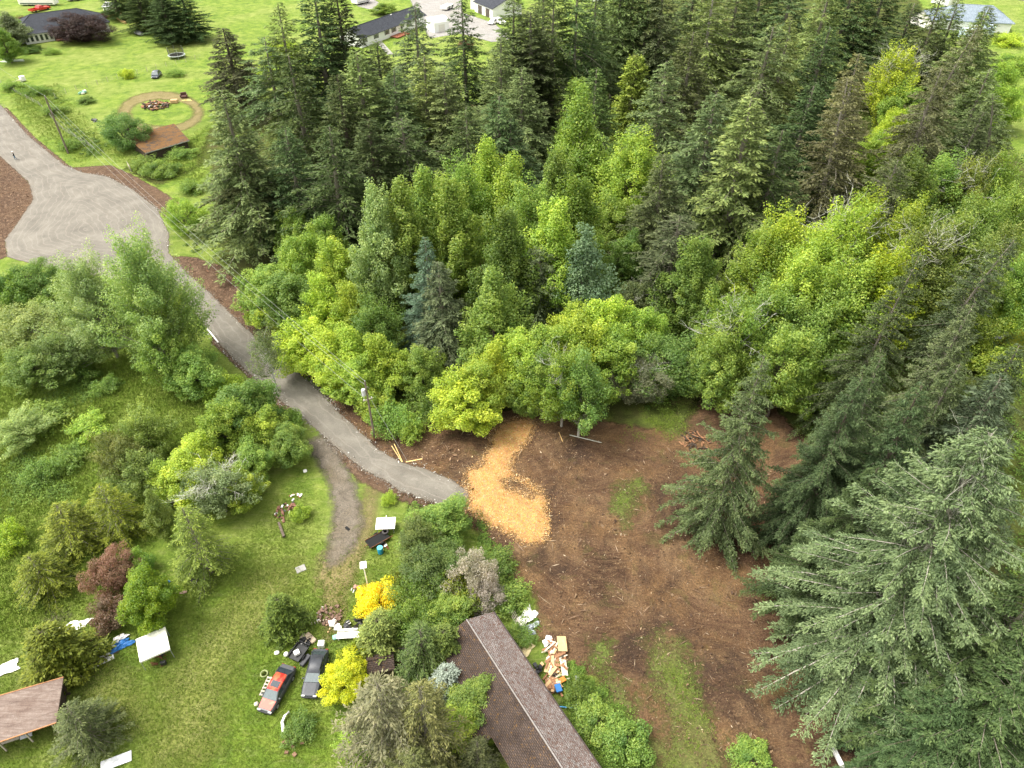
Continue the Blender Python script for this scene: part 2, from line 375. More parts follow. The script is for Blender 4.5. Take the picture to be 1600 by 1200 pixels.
def tree(kind, x, y, h, R, col, name, label, cat='tree', base=False, lean=(0, 0), bare_=None, bark=None, group=None, tz=0.0, bk=1.0):
    """x, y: photo pixel of the tree's top (or of its foot, base=True)"""
    p = PR[kind]
    if kind.startswith(('maple', 'alder')) and h > 11: R *= 0.88
    X, Y = at(x, y) if base else at(x, y, h)
    e = empty(name, (X, Y, tz), _tr.uniform(0, 6.28), label, cat, group)
    s = R / p['R']; e.scale = (s * _tr.uniform(.93, 1.07), s * _tr.uniform(.93, 1.07), h / p['H'])
    if kind.startswith('fir') and lean == (0, 0): e.rotation_euler = (_tr.gauss(0, .018), _tr.gauss(0, .018), e.rotation_euler.z)
    if lean != (0, 0): e.rotation_euler = (lean[0], lean[1], _tr.uniform(0, 0.6))
    bm = bark or (M_BARKM if kind.startswith(('fir', 'wispy')) and sum(col) > 0.22 else M_BARK)
    t_ = link('trunk', p['trunk'], e)
    if not p['trunk'].materials: p['trunk'].materials.append(bm)
    t_.material_slots[0].link = 'OBJECT'; t_.material_slots[0].material = bm
    c_ = link('crown', p['crown'], e); g_ = _tr.uniform(.86, 1.2); w_ = _tr.uniform(.92, 1.08); c_.color = (min(1, col[0] * g_ * w_), min(1, col[1] * g_), min(1, col[2] * g_ / w_), 1)
    if bare_ is not None:
        b_ = link('dead_branches', BARE[bare_], e)
        kk = (0.55 if kind.startswith(('fir', 'wispy')) else 1.0) * bk; b_.scale = (kk * p['R'] / (4.0 if bare_ < 2 else 2.4),) * 2 + (p['H'] / (16.0 if bare_ < 2 else 5.0),)
    return e

# ================================================================ GROUND
def poly_world(pts): return np.array([at(*p) for p in pts])
def sdist(P, poly):
    """signed distance (negative inside) from points P (n,2) to a closed polygon"""
    n = len(P); inside = np.zeros(n, bool); d = np.full(n, 1e9)
    for i in range(len(poly)):
        a = poly[i]; b = poly[(i + 1) % len(poly)]; ab = b - a
        t = np.clip(((P - a) @ ab) / max(1e-9, ab @ ab), 0, 1)
        d = np.minimum(d, np.hypot(*(P - a - t[:, None] * ab).T))
        c = ((a[1] > P[:, 1]) != (b[1] > P[:, 1]))
        with np.errstate(divide='ignore', invalid='ignore'):
            xi = (b[0] - a[0]) * (P[:, 1] - a[1]) / (b[1] - a[1]) + a[0]
        inside ^= c & (P[:, 0] < xi)
    return np.where(inside, -d, d)
def hillnoise(x, y, s=1.0):
    return (np.sin(x * .9 * s + 1.3) * np.cos(y * .7 * s + .4) + .6 * np.sin(x * 2.1 * s + y * 1.3 * s) + .4 * np.cos(y * 3.1 * s - x * 1.7 * s + 2)) / 2

# grass ground to the horizon, finer where the photo looks
gx = np.unique(np.concatenate([np.linspace(-1500, -240, 12), np.arange(-240, 241, 6.0), np.linspace(240, 1500, 12)]))
gy = np.unique(np.concatenate([np.linspace(-300, 0, 6), np.arange(0, 400, 6.0), np.linspace(400, 2000, 14)]))
X, Y = np.meshgrid(gx, gy); nx, ny = len(gx), len(gy)
me = bpy.data.meshes.new('ground')
me.from_pydata(np.stack([X.ravel(), Y.ravel(), np.zeros(nx * ny)], 1).tolist(), [], [(j * nx + i, j * nx + i + 1, (j + 1) * nx + i + 1, (j + 1) * nx + i) for j in range(ny - 1) for i in range(nx - 1)])
def grass_mat():
    m, t, out = newmat('meadow_grass'); co = coords(t)
    big = noise(t, 0.05, 4, 0.6, co, 0.4); mid = noise(t, 0.35, 5, 0.65, co, 0.6); fine = noise(t, 3.2, 6, 0.75, co); tiny = noise(t, 11.0, 3, 0.7, co)
    a = ramp(t, mid, [(0.28, (0.081, 0.145, 0.021)), (0.5, (0.157, 0.242, 0.030)), (0.72, (0.271, 0.339, 0.056))])
    b = ramp(t, mid, [(0.3, (0.136, 0.204, 0.027)), (0.7, (0.290, 0.336, 0.086))])
    c = mix(t, ramp(t, big, [(0.42, 0.0), (0.62, 1.0)]), a, b)
    # wind-combed streaks and worn, drier patches
    mp = N(t, 'ShaderNodeMapping'); t.links.new(co, mp.inputs[0]); mp.inputs['Scale'].default_value = (0.5, 2.2, 1); mp.inputs['Rotation'].default_value = (0, 0, 0.5)
    st = noise(t, 0.8, 5, 0.7, mp.outputs[0], 1.0)
    c = mix(t, ramp(t, st, [(0.52, 0.0), (0.75, 0.45)]), c, (0.402, 0.391, 0.172))
    c = mix(t, 1.0, c, ramp(t, fine, [(0.25, (0.55, 0.6, 0.5)), (0.55, (1.0, 1.0, 1.0)), (0.8, (1.4, 1.35, 1.5))]), 'MULTIPLY')
    c = mix(t, 1.0, c, ramp(t, tiny, [(0.3, (0.72, 0.75, 0.7)), (0.7, (1.25, 1.2, 1.3))]), 'MULTIPLY')
    h = mth(t, 'ADD', mth(t, 'MULTIPLY', fine, 0.6), mth(t, 'ADD', tiny, mid))
    principled(t, out, c, 0.9, 0.12, bump(t, h, 0.9, 0.25)); return m
M_GRASS = grass_mat(); me.materials.append(M_GRASS)
tag(link('ground', me), kind='structure')

def sheet(name, polys, z, mat, step=0.5, soft=0.8, thick=None, kind='structure', holes=()):
    """a patch of ground over photo-pixel polygons; 'edge' is the distance to its outline"""
    if not isinstance(polys[0][0], (tuple, list)): polys = [polys]
    W = [poly_world(p) for p in polys]; A = np.concatenate(W); HW = [poly_world(p) for p in holes]
    x0, y0 = A.min(0) - soft - step; x1, y1 = A.max(0) + soft + step
    xs = np.arange(x0, x1 + step, step); ys = np.arange(y0, y1 + step, step)
    X, Y = np.meshgrid(xs, ys); P = np.stack([X.ravel(), Y.ravel()], 1)
    d = np.min([sdist(P, w) for w in W], axis=0)
    for w in HW: d = np.maximum(d, -sdist(P, w))
    nx = len(xs); ny = len(ys); D = d.reshape(ny, nx)
    keep = np.minimum(np.minimum(D[:-1, :-1], D[1:, :-1]), np.minimum(D[:-1, 1:], D[1:, 1:])) < soft
    Z = np.full(len(P), z)
    if thick is not None: Z = z + thick(P[:, 0], P[:, 1], d)
    jj, ii = np.nonzero(keep); q = np.stack([jj * nx + ii, jj * nx + ii + 1, (jj + 1) * nx + ii + 1, (jj + 1) * nx + ii], 1)
    used, inv = np.unique(q.ravel(), return_inverse=True); q = inv.reshape(-1, 4)
    me = bpy.data.meshes.new(name); me.from_pydata(np.stack([P[used, 0], P[used, 1], Z[used]], 1).tolist(), [], q.tolist())
    a = me.attributes.new('edge', 'FLOAT', 'POINT'); a.data.foreach_set('value', d[used].astype(np.float32))
    me.polygons.foreach_set('use_smooth', [True] * len(me.polygons)); me.materials.append(mat); me.update()
    return tag(link(name, me), kind=kind)
def edged(t, out, p, amp=1.2, scale=0.6, width=0.25, scale2=3.0, amp2=0.5, bias=0.0):
    """lets the sheet end in a ragged natural outline"""
    co = coords(t); n = mth(t, 'MULTIPLY', mth(t, 'SUBTRACT', noise(t, scale, 3, 0.6, co), 0.5), amp)
    n2 = mth(t, 'MULTIPLY', mth(t, 'SUBTRACT', noise(t, scale2, 4, 0.7, co), 0.5), amp2)
    d = mth(t, 'ADD', mth(t, 'ADD', attr(t, 'edge'), bias), mth(t, 'ADD', n, n2))
    f = mth(t, 'ADD', mth(t, 'DIVIDE', d, width), 0.5, clamp=True)
    tr = N(t, 'ShaderNodeBsdfTransparent'); ms = N(t, 'ShaderNodeMixShader')
    t.links.new(f, ms.inputs[0]); t.links.new(p.outputs[0], ms.inputs[1]); t.links.new(tr.outputs[0], ms.inputs[2]); t.links.new(ms.outputs[0], out.inputs[0])

def dirt_mat(name, cols, scale=0.4, amp=1.6, width=0.5, green=0.0, streak=0.0, bmp=0.12, speck=0.0, amp2=0.8, damp=0.0):
    m, t, out = newmat(name); co = coords(t)
    a = noise(t, scale, 6, 0.68, co, 0.8); f = noise(t, 5.0, 6, 0.8, co); g2 = noise(t, 0.16, 3, 0.6, co)
    c = ramp(t, a, [(0.28, cols[0]), (0.5, cols[1]), (0.72, cols[2])])
    c = mix(t, ramp(t, g2, [(0.45, 0.0), (0.7, 0.6)]), c, cols[3])
    if streak:
        # bend the tracks: shift the coordinates by a slow noise
        wn = N(t, 'ShaderNodeTexNoise'); wn.inputs['Scale'].default_value = 0.05; t.links.new(co, wn.inputs['Vector'])
        va = N(t, 'ShaderNodeVectorMath'); va.operation = 'MULTIPLY_ADD'; va.inputs[1].default_value = (22, 22, 0); t.links.new(wn.outputs['Color'], va.inputs[0]); t.links.new(co, va.inputs[2])
        mp = N(t, 'ShaderNodeMapping'); t.links.new(va.outputs[0], mp.inputs[0]); mp.inputs['Scale'].default_value = (0.35, 2.6, 1); mp.inputs['Rotation'].default_value = (0, 0, 0.35)
        s = noise(t, 1.0, 5, 0.7, mp.outputs[0], 1.6)
        c = mix(t, ramp(t, s, [(0.45, 0.0), (0.7, streak)]), c, cols[2])
        c = mix(t, ramp(t, s, [(0.25, streak), (0.42, 0.0)]), c, cols[0])
    if damp: c = mix(t, ramp(t, noise(t, 0.085, 5, 0.7, co, 1.2), [(0.50, 0.0), (0.64, damp)]), c, (0.040, 0.027, 0.021))
    c = mix(t, 1.0, c, ramp(t, f, [(0.28, (0.38, 0.36, 0.34)), (0.5, (0.95, 0.95, 0.95)), (0.74, (1.9, 1.8, 1.65))]), 'MULTIPLY')
    if green:
        gn = noise(t, 0.28, 5, 0.7, co, 0.5)
        k = mth(t, 'MULTIPLY', ramp(t, gn, [(0.56, 0.0), (0.66, green)]), ramp(t, f, [(0.35, 0.2), (0.6, 1.0)]))
        c = mix(t, k, c, (0.075, 0.095, 0.02))
    if speck:
        w = N(t, 'ShaderNodeTexVoronoi'); w.inputs['Scale'].default_value = 2.6; t.links.new(co, w.inputs['Vector'])
        k = mth(t, 'MULTIPLY', ramp(t, w.outputs['Distance'], [(0.07, 1.0), (0.13, 0.0)]), speck)
        c = mix(t, k, c, (0.42, 0.33, 0.22))
    n = bump(t, mth(t, 'ADD', f, mth(t, 'MULTIPLY', a, 1.5)), 0.9, bmp)
    p = principled(t, out, c, 0.95, 0.1, n); edged(t, out, p, amp, 0.5, width, 2.6, amp2); return m

M_DIRT = dirt_mat('cleared_soil', [(0.038, 0.022, 0.015), (0.104, 0.060, 0.036), (0.225, 0.148, 0.080), (0.195, 0.112, 0.046)], 0.16, 2.4, 0.9, green=0.4, streak=0.5, speck=0.3, bmp=0.25, damp=0.75)
M_FLOOR = dirt_mat('forest_floor_litter', [(0.030, 0.038, 0.010), (0.065, 0.085, 0.018), (0.110, 0.145, 0.024), (0.075, 0.055, 0.028)], 0.5, 4.0, 1.5, green=0.8)
M_BANK = dirt_mat('shredded_bark_mulch', [(0.042, 0.026, 0.017), (0.095, 0.060, 0.040), (0.190, 0.130, 0.085), (0.125, 0.080, 0.048)], 1.2, 0.9, 0.4, speck=0.7)
M_TAN = dirt_mat('worn_tan_grass', [(0.115, 0.105, 0.035), (0.180, 0.150, 0.070), (0.230, 0.185, 0.100), (0.16, 0.14, 0.05)], 0.6, 1.6, 1.6, bmp=0.04, amp2=1.4)
M_TURN = dirt_mat('tracked_driveway_gravel', [(0.085, 0.072, 0.056), (0.140, 0.120, 0.096), (0.190, 0.165, 0.132), (0.135, 0.105, 0.060)], 0.7, 1.8, 1.3, green=0.5, bmp=0.06, amp2=1.4)
M_LUSH = dirt_mat('short_green_weeds', [(0.075, 0.060, 0.030), (0.085, 0.110, 0.025), (0.130, 0.160, 0.045), (0.12, 0.085, 0.045)], 0.7, 5.0, 1.8, green=0.6, bmp=0.1, amp2=4.5)

# forest floor under all the woodland
sheet('forest_floor', [[(330, 200), (420, 175), (520, 190), (640, 175), (760, 160), (860, 170), (900, 150), (940, 60), (1000, -20), (1420, -25), (1480, 80), (1530, 140), (1590, 250), (1900, 420), (2000, 800), (1900, 1400), (1240, 1400), (1230, 1120), (1270, 850), (1200, 650), (1100, 620), (1060, 680), (980, 690), (830, 640), (700, 672), (590, 660), (500, 600), (400, 510), (360, 440), (335, 330), (330, 250), (250, 290), (190, 262), (230, 250), (300, 270)]], 0.004, M_FLOOR, 2.0, 2.5)
# the clearing
sheet('dirt_clearing', [(470, 572), (540, 622), (600, 655), (680, 652), (760, 646), (830, 632), (905, 645), (960, 660), (1010, 670), (1055, 664), (1090, 640), (1110, 590), (1180, 600), (1230, 660), (1300, 720), (1330, 830), (1320, 950), (1300, 1040), (1380, 1080), (1480, 1300), (1020, 1300), (1015, 1170), (965, 1095), (930, 1060), (870, 1030), (835, 985), (840, 930), (790, 900), (760, 850), (722, 806), (680, 792), (622, 775), (594, 758), (566, 748), (533, 716), (500, 690), (520, 640)], 0.008, M_DIRT, 0.8, 1.5)
sheet('grass_patch', [[(1022, 1020), (1062, 1000), (1085, 1060), (1105, 1110), (1130, 1180), (1140, 1260), (1010, 1260), (1040, 1170), (1060, 1140), (1020, 1090)], [(1040, 610), (1085, 620), (1070, 672), (1040, 680), (1055, 645)], [(935, 1090), (950, 1060), (975, 1070), (1000, 1140), (1040, 1160), (1030, 1230), (990, 1200)], [(955, 790), (975, 760), (1000, 745), (1010, 760), (985, 800), (978, 830)], [(1020, 985), (1035, 985), (1050, 1050), (1030, 1040)], [(925, 1020), (945, 1000), (960, 1050), (940, 1075)]], 0.012, M_LUSH, 0.8, 1.8)
# mulch and soil banks beside the road
sheet('mulch_bank', [[(262, 400), (305, 402), (345, 415), (400, 470), (440, 530), (500, 600), (470, 585), (400, 528), (368, 500), (330, 462), (290, 428)], [(-60, 235), (0, 240), (22, 262), (50, 290), (55, 312), (30, 345), (8, 378), (12, 402), (-60, 420)], [(10, 168), (55, 215), (112, 262), (172, 258), (205, 272), (255, 300), (288, 322), (262, 345), (245, 325), (200, 295), (160, 278), (118, 276), (60, 236), (0, 170)], [(500, 680), (535, 705), (572, 735), (598, 750), (640, 775), (690, 795), (735, 812), (700, 815), (630, 785), (590, 765), (560, 752), (530, 720), (498, 694)], [(340, 500), (470, 645), (440, 640), (330, 535)]], 0.012, M_BANK, 0.8, 1.2)
# main gravel road
ROAD = [(-60, 110), (0, 163), (45, 213), (100, 258), (130, 270), (165, 275), (205, 295), (245, 325), (264, 365), (264, 395), (290, 425), (330, 460), (370, 500), (400, 527), (440, 562), (487, 600), (530, 645), (560, 672), (590, 702), (625, 722), (662, 732), (705, 750), (732, 770), (727, 798), (677, 785), (625, 767), (595, 747), (570, 735), (535, 707), (500, 677), (470, 650), (420, 612), (382, 577), (347, 542), (325, 517), (295, 475), (255, 450), (200, 440), (120, 425), (60, 415), (12, 402), (8, 375), (30, 345), (52, 312), (45, 285), (20, 262), (-60, 190)]
def road_mat():
    m, t, out = newmat('packed_grey_gravel'); co = coords(t)
    a = noise(t, 0.25, 5, 0.6, co, 0.5); f = noise(t, 7.0, 5, 0.85, co); v = N(t, 'ShaderNodeTexVoronoi'); v.inputs['Scale'].default_value = 9.0; t.links.new(co, v.inputs['Vector'])
    c = ramp(t, a, [(0.3, (0.125, 0.114, 0.096)), (0.5, (0.160, 0.146, 0.123)), (0.72, (0.205, 0.188, 0.158))])
    # wheel tracks that bend with the road: bands by distance from its edge
    e = attr(t, 'edge'); wv = mth(t, 'SINE', mth(t, 'MULTIPLY', mth(t, 'ADD', e, mth(t, 'MULTIPLY', noise(t, 0.18, 3, 0.6, co), 3.0)), 2.6))
    c = mix(t, mth(t, 'MULTIPLY', ramp(t, wv, [(0.55, 0.0), (0.95, 1.0)]), ramp(t, noise(t, 0.09, 3, 0.5, co), [(0.4, 0.0), (0.6, 0.40)])), c, (0.135, 0.118, 0.096))
    wv2 = mth(t, 'SINE', mth(t, 'MULTIPLY', mth(t, 'ADD', e, mth(t, 'MULTIPLY', noise(t, 0.1, 3, 0.6, co), 5.0)), 5.3))
    c = mix(t, mth(t, 'MULTIPLY', ramp(t, wv2, [(0.75, 0.0), (0.98, 1.0)]), 0.22), c, (0.30, 0.27, 0.23))
    s = noise(t, 1.4, 5, 0.75, co, 2.0)
    c = mix(t, ramp(t, s, [(0.62, 0.0), (0.75, 0.5)]), c, (0.12, 0.10, 0.08))
    c = mix(t, 1.0, c, ramp(t, f, [(0.25, (0.68, 0.68, 0.68)), (0.75, (1.3, 1.3, 1.3))]), 'MULTIPLY')
    c = mix(t, ramp(t, v.outputs['Distance'], [(0.05, 0.35), (0.16, 0.0)]), c, (0.38, 0.35, 0.31))
    # soil trodden in along the margin
    c = mix(t, ramp(t, mth(t, 'ADD', mth(t, 'MULTIPLY', e, 0.5), mth(t, 'ADD', s, 0.2)), [(0.45, 0.0), (0.85, 0.6)]), c, (0.13, 0.095, 0.062))
    p = principled(t, out, c, 0.9, 0.2, bump(t, mth(t, 'ADD', f, s), 0.5, 0.05)); edged(t, out, p, 0.7, 0.6, 0.22, 3.0, 0.45); return m
sheet('road', ROAD, 0.05, road_mat(), 0.5, 0.9, thick=lambda x, y, d: np.clip(-d, 0, 1.2) * 0.05 - np.clip(d, 0, 1) * 0.045)
sheet('driveway', [[(475, 690), (500, 727), (517, 760), (523, 790), (521, 820), (514, 845), (508, 864), (516, 884), (534, 876), (552, 856), (566, 826), (562, 790), (553, 755), (530, 712), (505, 680)], [(70, 962), (100, 952), (108, 962), (78, 975)]], 0.017, M_TURN, 0.6, 1.0)
M_FADE = dirt_mat('sun_yellowed_grass', [(0.125, 0.150, 0.030), (0.165, 0.185, 0.048), (0.210, 0.215, 0.080), (0.17, 0.17, 0.06)], 0.5, 4.0, 3.5, green=0.6, bmp=0.1, amp2=3.0)
sheet('yellowed_grass', [[(400, 900), (470, 880), (440, 960), (380, 1010), (340, 1090), (330, 1180), (240, 1190), (270, 1060), (330, 980)], [(120, 1010), (200, 1060), (230, 1140), (150, 1120)]], 0.009, M_FADE, 1.2, 3.0)
sheet('worn_grass', [[(490, 905), (500, 868), (560, 830), (572, 760), (590, 765), (580, 830), (562, 880), (540, 930), (535, 985), (510, 1000), (505, 950)]], 0.009, M_TAN, 1.2, 2.2)
# round worn track in the far paddock
cx, cy = at(251, 170)
ring_o = []; ring_i = []
def px_of(X, Y, Z=0.0):
    dz = Z - CAMH; fw = Y * math.cos(PITCH) - dz * math.sin(PITCH); up = Y * math.sin(PITCH) + dz * math.cos(PITCH)
    return (800 + FPX * X / fw, 600 - FPX * up / fw)
for k in range(28):
    a = 2 * math.pi * k / 28
    ring_o.append((251 + 66 * math.cos(a), 172 - 33 * math.sin(a) + 4)); ring_i.append((253 + 50 * math.cos(a), 174 - 21 * math.sin(a) + 2))
sheet('paddock_track', ring_o, 0.010, M_TAN, 1.0, 1.6, holes=[ring_i])
sheet('marsh_grass', [[(1545, 475), (1660, 465), (1680, 560), (1570, 545), (1530, 515)]], 0.012, dirt_mat('bright_marsh_grass', [(0.10, 0.13, 0.012), (0.17, 0.20, 0.015), (0.24, 0.25, 0.03), (0.15, 0.12, 0.03)], 0.5, 3.0, 1.5, green=0.4, bmp=0.2, amp2=2.0), 1.2, 2.0)
def pool_mat():
    m, t, out = newmat('still_dark_water'); p = principled(t, out, (0.02, 0.022, 0.018), 0.06, 0.5, bump(t, noise(t, 3.0, 3, 0.5, coords(t)), 0.05, 0.02)); edged(t, out, p, 1.6, 0.6, 0.2, 3.0, 0.6); return m
sheet('water', [[(1535, 515), (1552, 508), (1572, 512), (1576, 524), (1560, 530), (1540, 526)]], 0.022, pool_mat(), 0.6, 1.0)
M_YARD = dirt_mat('pale_grey_yard_gravel', [(0.20, 0.195, 0.185), (0.26, 0.25, 0.24), (0.31, 0.30, 0.285), (0.24, 0.225, 0.20)], 0.5, 1.0, 0.8, bmp=0.04)
sheet('gravel_yard', [[(636, -12), (720, -12), (722, 20), (772, 36), (800, 60), (770, 66), (720, 52), (672, 60), (655, 30)], [(536, -8), (560, 10), (590, 18), (600, 8), (570, -8)]], 0.012, M_YARD, 1.5, 2.0)
sheet('far_lane', [(1500, -12), (1540, -6), (1640, 6), (1640, 0), (1560, -14)], 0.014, M_TURN, 2.0, 1.5)

# wood chips: a raised, lumpy spread with loose chips on it
CHIP = [[(832, 648), (835, 668), (826, 690), (806, 712), (798, 730), (803, 745), (822, 752), (842, 765), (855, 785), (860, 815), (855, 842), (838, 853), (818, 851), (800, 838), (770, 824), (745, 808), (728, 798), (733, 770), (724, 748), (732, 736), (755, 722), (764, 700), (770, 678), (780, 664), (805, 655)]]
CHIP_H = [[(803, 748), (822, 757), (836, 772), (830, 778), (808, 768), (792, 762), (788, 754)]]
def chip_mat():
    m, t, out = newmat('fresh_wood_chips'); co = coords(t)
    v = N(t, 'ShaderNodeTexVoronoi'); v.inputs['Scale'].default_value = 7.0; t.links.new(co, v.inputs['Vector'])
    n = noise(t, 1.5, 5, 0.8, co, 0.5); f = noise(t, 9.0, 4, 0.8, co)
    c = ramp(t, mth(t, 'ADD', mth(t, 'MULTIPLY', n, 0.6), mth(t, 'MULTIPLY', f, 0.5)), [(0.3, (0.16, 0.08, 0.03)), (0.42, (0.34, 0.17, 0.055)), (0.55, (0.48, 0.275, 0.10)), (0.75, (0.60, 0.40, 0.18))])
    c = mix(t, 0.30, c, v.outputs['Color'], 'SOFT_LIGHT')
    p = principled(t, out, c, 0.85, 0.2, bump(t, mth(t, 'ADD', f, mth(t, 'ADD', n, v.outputs['Distance'])), 1.0, 0.12)); edged(t, out, p, 2.4, 0.8, 0.5, 4.0, 2.2, bias=0.25); return m
M_CHIP = chip_mat()
def chip_z(x, y, d):
    return np.clip(-d * 0.16, -0.04, 0.28) + np.clip(-d, 0, 0.6) * 0.12 * hillnoise(x, y, 2.0)
o = sheet('wood_chips', CHIP, 0.03, M_CHIP, 0.3, 0.7, thick=chip_z, kind='stuff', holes=CHIP_H)
o['label'] = 'raised spread of fresh orange wood chips at the end of the gravel road'; o['category'] = 'wood chips'

def inside_world(polys, n, r, holes=(), feather=0.0):
    W = [poly_world(p) for p in polys]; HW = [poly_world(p) for p in holes]; A = np.concatenate(W)
    out = []; lo, hi = A.min(0), A.max(0); tot = 0
    while tot < n:
        P = lo + (hi - lo) * r.rand(n * 3, 2)
        d = np.min([sdist(P, w) for w in W], axis=0)
        for w in HW: d = np.maximum(d, -sdist(P, w))
        P = P[d < -feather * r.rand(len(P)) + 0.4]; out.append(P); tot += len(P)
        if len(P) == 0: break
    return np.concatenate(out)[:n]
def flakes(name, P, z, size, wr, mat, label, cat, r, zj=0.05, tilt=0.35):
    n = len(P); a = r.rand(n) * 6.28; D = np.stack([np.cos(a), np.sin(a), r.normal(size=n) * tilt], 1)
    L = size * np.exp(r.normal(size=n) * 0.45)
    zz = z + r.rand(n) * zj
    V = cards(np.stack([P[:, 0], P[:, 1], zz + 0.02], 1), D, L, L * wr * r.uniform(0.5, 1.4, n), r, 0.05)
    me = quad_mesh(name, V, r.rand(n)); me.materials.append(mat)
    return tag(link(name, me), label, cat, kind='stuff')
def tint_mat(name, stops, rough=0.8):
    m, t, out = newmat(name); principled(t, out, ramp(t, attr(t, 'tint'), stops), rough, 0.2); return m
r_ = np.random.RandomState(3)
flakes('loose_wood_chips', (lambda P: P + r_.normal(size=P.shape) * (0.15 + 0.9 * (r_.rand(len(P), 1) < 0.12)))(inside_world(CHIP, 26000, r_, CHIP_H)), 0.08, 0.095, 0.45, tint_mat('chip_flakes', [(0, (0.22, 0.10, 0.035)), (0.3, (0.46, 0.255, 0.09)), (0.8, (0.58, 0.38, 0.17)), (1, (0.74, 0.58, 0.36))]), 'loose orange chips scattered over the wood chip spread', 'wood chips', r_, 0.22)
CLEAR = [[(600, 680), (700, 665), (850, 655), (960, 700), (1080, 700), (1200, 720), (1290, 800), (1280, 960), (1180, 1050), (1210, 1190), (1100, 1195), (1020, 1150), (940, 1060), (850, 980), (800, 890), (740, 815), (720, 745), (620, 705)]]
flakes('wood_debris', inside_world(CLEAR, 26000, r_), 0.02, 0.15, 0.22, tint_mat('wood_debris', [(0, (0.04, 0.022, 0.014)), (0.55, (0.13, 0.075, 0.04)), (0.86, (0.24, 0.155, 0.085)), (0.97, (0.36, 0.25, 0.15)), (1, (0.62, 0.52, 0.38))]), 'splinters, twigs and bark scattered over the bare brown clearing', 'debris', r_, 0.04)
def along(pts, n, w):
    W = poly_world(pts); L = np.hypot(*np.diff(W, axis=0).T); c = np.concatenate([[0], np.cumsum(L)]); t_ = r_.rand(n) * c[-1]
    k = np.clip(np.searchsorted(c, t_) - 1, 0, len(L) - 1); f = ((t_ - c[k]) / L[k])[:, None]; return W[k] * (1 - f) + W[k + 1] * f + r_.normal(size=(n, 2)) * w
EDG1 = [(0, 163), (45, 213), (100, 258), (130, 270), (165, 275), (205, 295), (245, 325), (264, 365), (264, 395), (290, 425), (330, 460), (370, 500), (400, 527), (440, 562), (487, 600), (530, 645), (560, 672), (590, 702), (625, 722), (662, 732), (705, 750), (732, 770)]
EDG2 = [(727, 798), (677, 785), (625, 767), (595, 747), (570, 735), (535, 707), (500, 677), (470, 650), (420, 612), (382, 577), (347, 542), (325, 517)]
flakes('loose_gravel', np.concatenate([along(EDG1, 3600, 0.45), along(EDG2, 2600, 0.45), along([(480, 592), (530, 643)], 500, 0.3), along([(400, 590), (440, 618)], 450, 0.3)]), 0.05, 0.11, 0.8, tint_mat('loose_gravel', [(0, (0.10, 0.09, 0.075)), (0.6, (0.24, 0.22, 0.19)), (0.93, (0.40, 0.38, 0.34)), (1, (0.70, 0.68, 0.64))]), 'loose grey and white stones along the ragged edges of the gravel road', 'gravel', r_, 0.03)
flakes('slash_sticks', inside_world(CLEAR, 1500, r_), 0.03, 0.55, 0.07, tint_mat('slash_sticks', [(0, (0.07, 0.045, 0.03)), (0.6, (0.20, 0.13, 0.08)), (1, (0.45, 0.35, 0.24))]), 'thin broken branches strewn across the brown clearing', 'branches', r_, 0.06, 0.1)
flakes('soil_clods', inside_world(CLEAR, 6000, r_), 0.0, 0.15, 0.8, tint_mat('soil_clods', [(0, (0.05, 0.030, 0.020)), (0.6, (0.10, 0.062, 0.038)), (1, (0.18, 0.12, 0.07))]), 'clods of dark turned soil on the brown clearing', 'soil', r_, 0.05, 0.8)
flakes('bark_mulch', inside_world([[(290, 405), (340, 412), (400, 475), (440, 535), (400, 522), (366, 496), (325, 452)], [(0, 250), (48, 295), (50, 312), (28, 345), (5, 378), (0, 400)], [(520, 640), (600, 700), (700, 745), (720, 700), (640, 660), (520, 610)]], 5000, r_), 0.03, 0.22, 0.3, tint_mat('mulch_pieces', [(0, (0.06, 0.03, 0.018)), (0.6, (0.17, 0.09, 0.05)), (1, (0.36, 0.24, 0.15))]), 'reddish brown shredded bark on the banks beside the gravel road', 'mulch', r_, 0.1, 0.6)

# grass tufts, rough meadow and undergrowth (nobody could count them)
MF_TUFT = tint_mat('grass_blades', [(0, (0.100, 0.160, 0.020)), (0.45, (0.160, 0.235, 0.028)), (0.8, (0.220, 0.290, 0.046)), (1, (0.28, 0.26, 0.09))], 0.7)
def tufts(name, polys, n, size, label, r, holes=(), per=5, wr=0.14, mat=None, clumpy=0.0):
    P = inside_world(polys, n, r, holes, 4.0)
    if clumpy: P = P[hillnoise(P[:, 0], P[:, 1], clumpy) + r.normal(size=len(P)) * 0.25 > 0]
    n = len(P); idx = np.repeat(np.arange(n), per); m = len(idx); base = r.rand(n)
    D = r.normal(size=(m, 3)) * 0.55; D[:, 2] = np.abs(D[:, 2]) + 0.55
    p3 = np.concatenate([P[idx] + r.normal(size=(m, 2)) * size * 0.25, np.full((m, 1), 0.0)], 1)
    L = size * r.uniform(0.6, 1.3, m)
    V = cards(p3, D, L, L * wr * r.uniform(.7, 1.4, m), r, 0.1)
    me = quad_mesh(name, V, np.clip(base[idx] * 0.7 + r.rand(m) * 0.3, 0, 1)); me.materials.append(mat or MF_TUFT)
    return tag(link(name, me), label, 'grass', kind='stuff')
TRACK_H = [[(475, 690), (500, 727), (523, 790), (521, 820), (500, 868), (520, 890), (566, 826), (562, 790), (530, 712), (505, 680)]]
tufts('meadow_grass', [[(-40, 430), (60, 440), (250, 560), (380, 640), (300, 800), (200, 900), (60, 1000), (-60, 1020)]], 42000, 0.42, 'rough knee-high meadow grass left of the gravel road', r_, per=4)
tufts('lawn_grass', [[(-60, 960), (100, 900), (330, 880), (480, 720), (520, 860), (640, 800), (660, 950), (560, 1040), (560, 1260), (-60, 1300)]], 60000, 0.16, 'mown yellow-green lawn around the parked red car', r_, TRACK_H, per=4, wr=0.2)
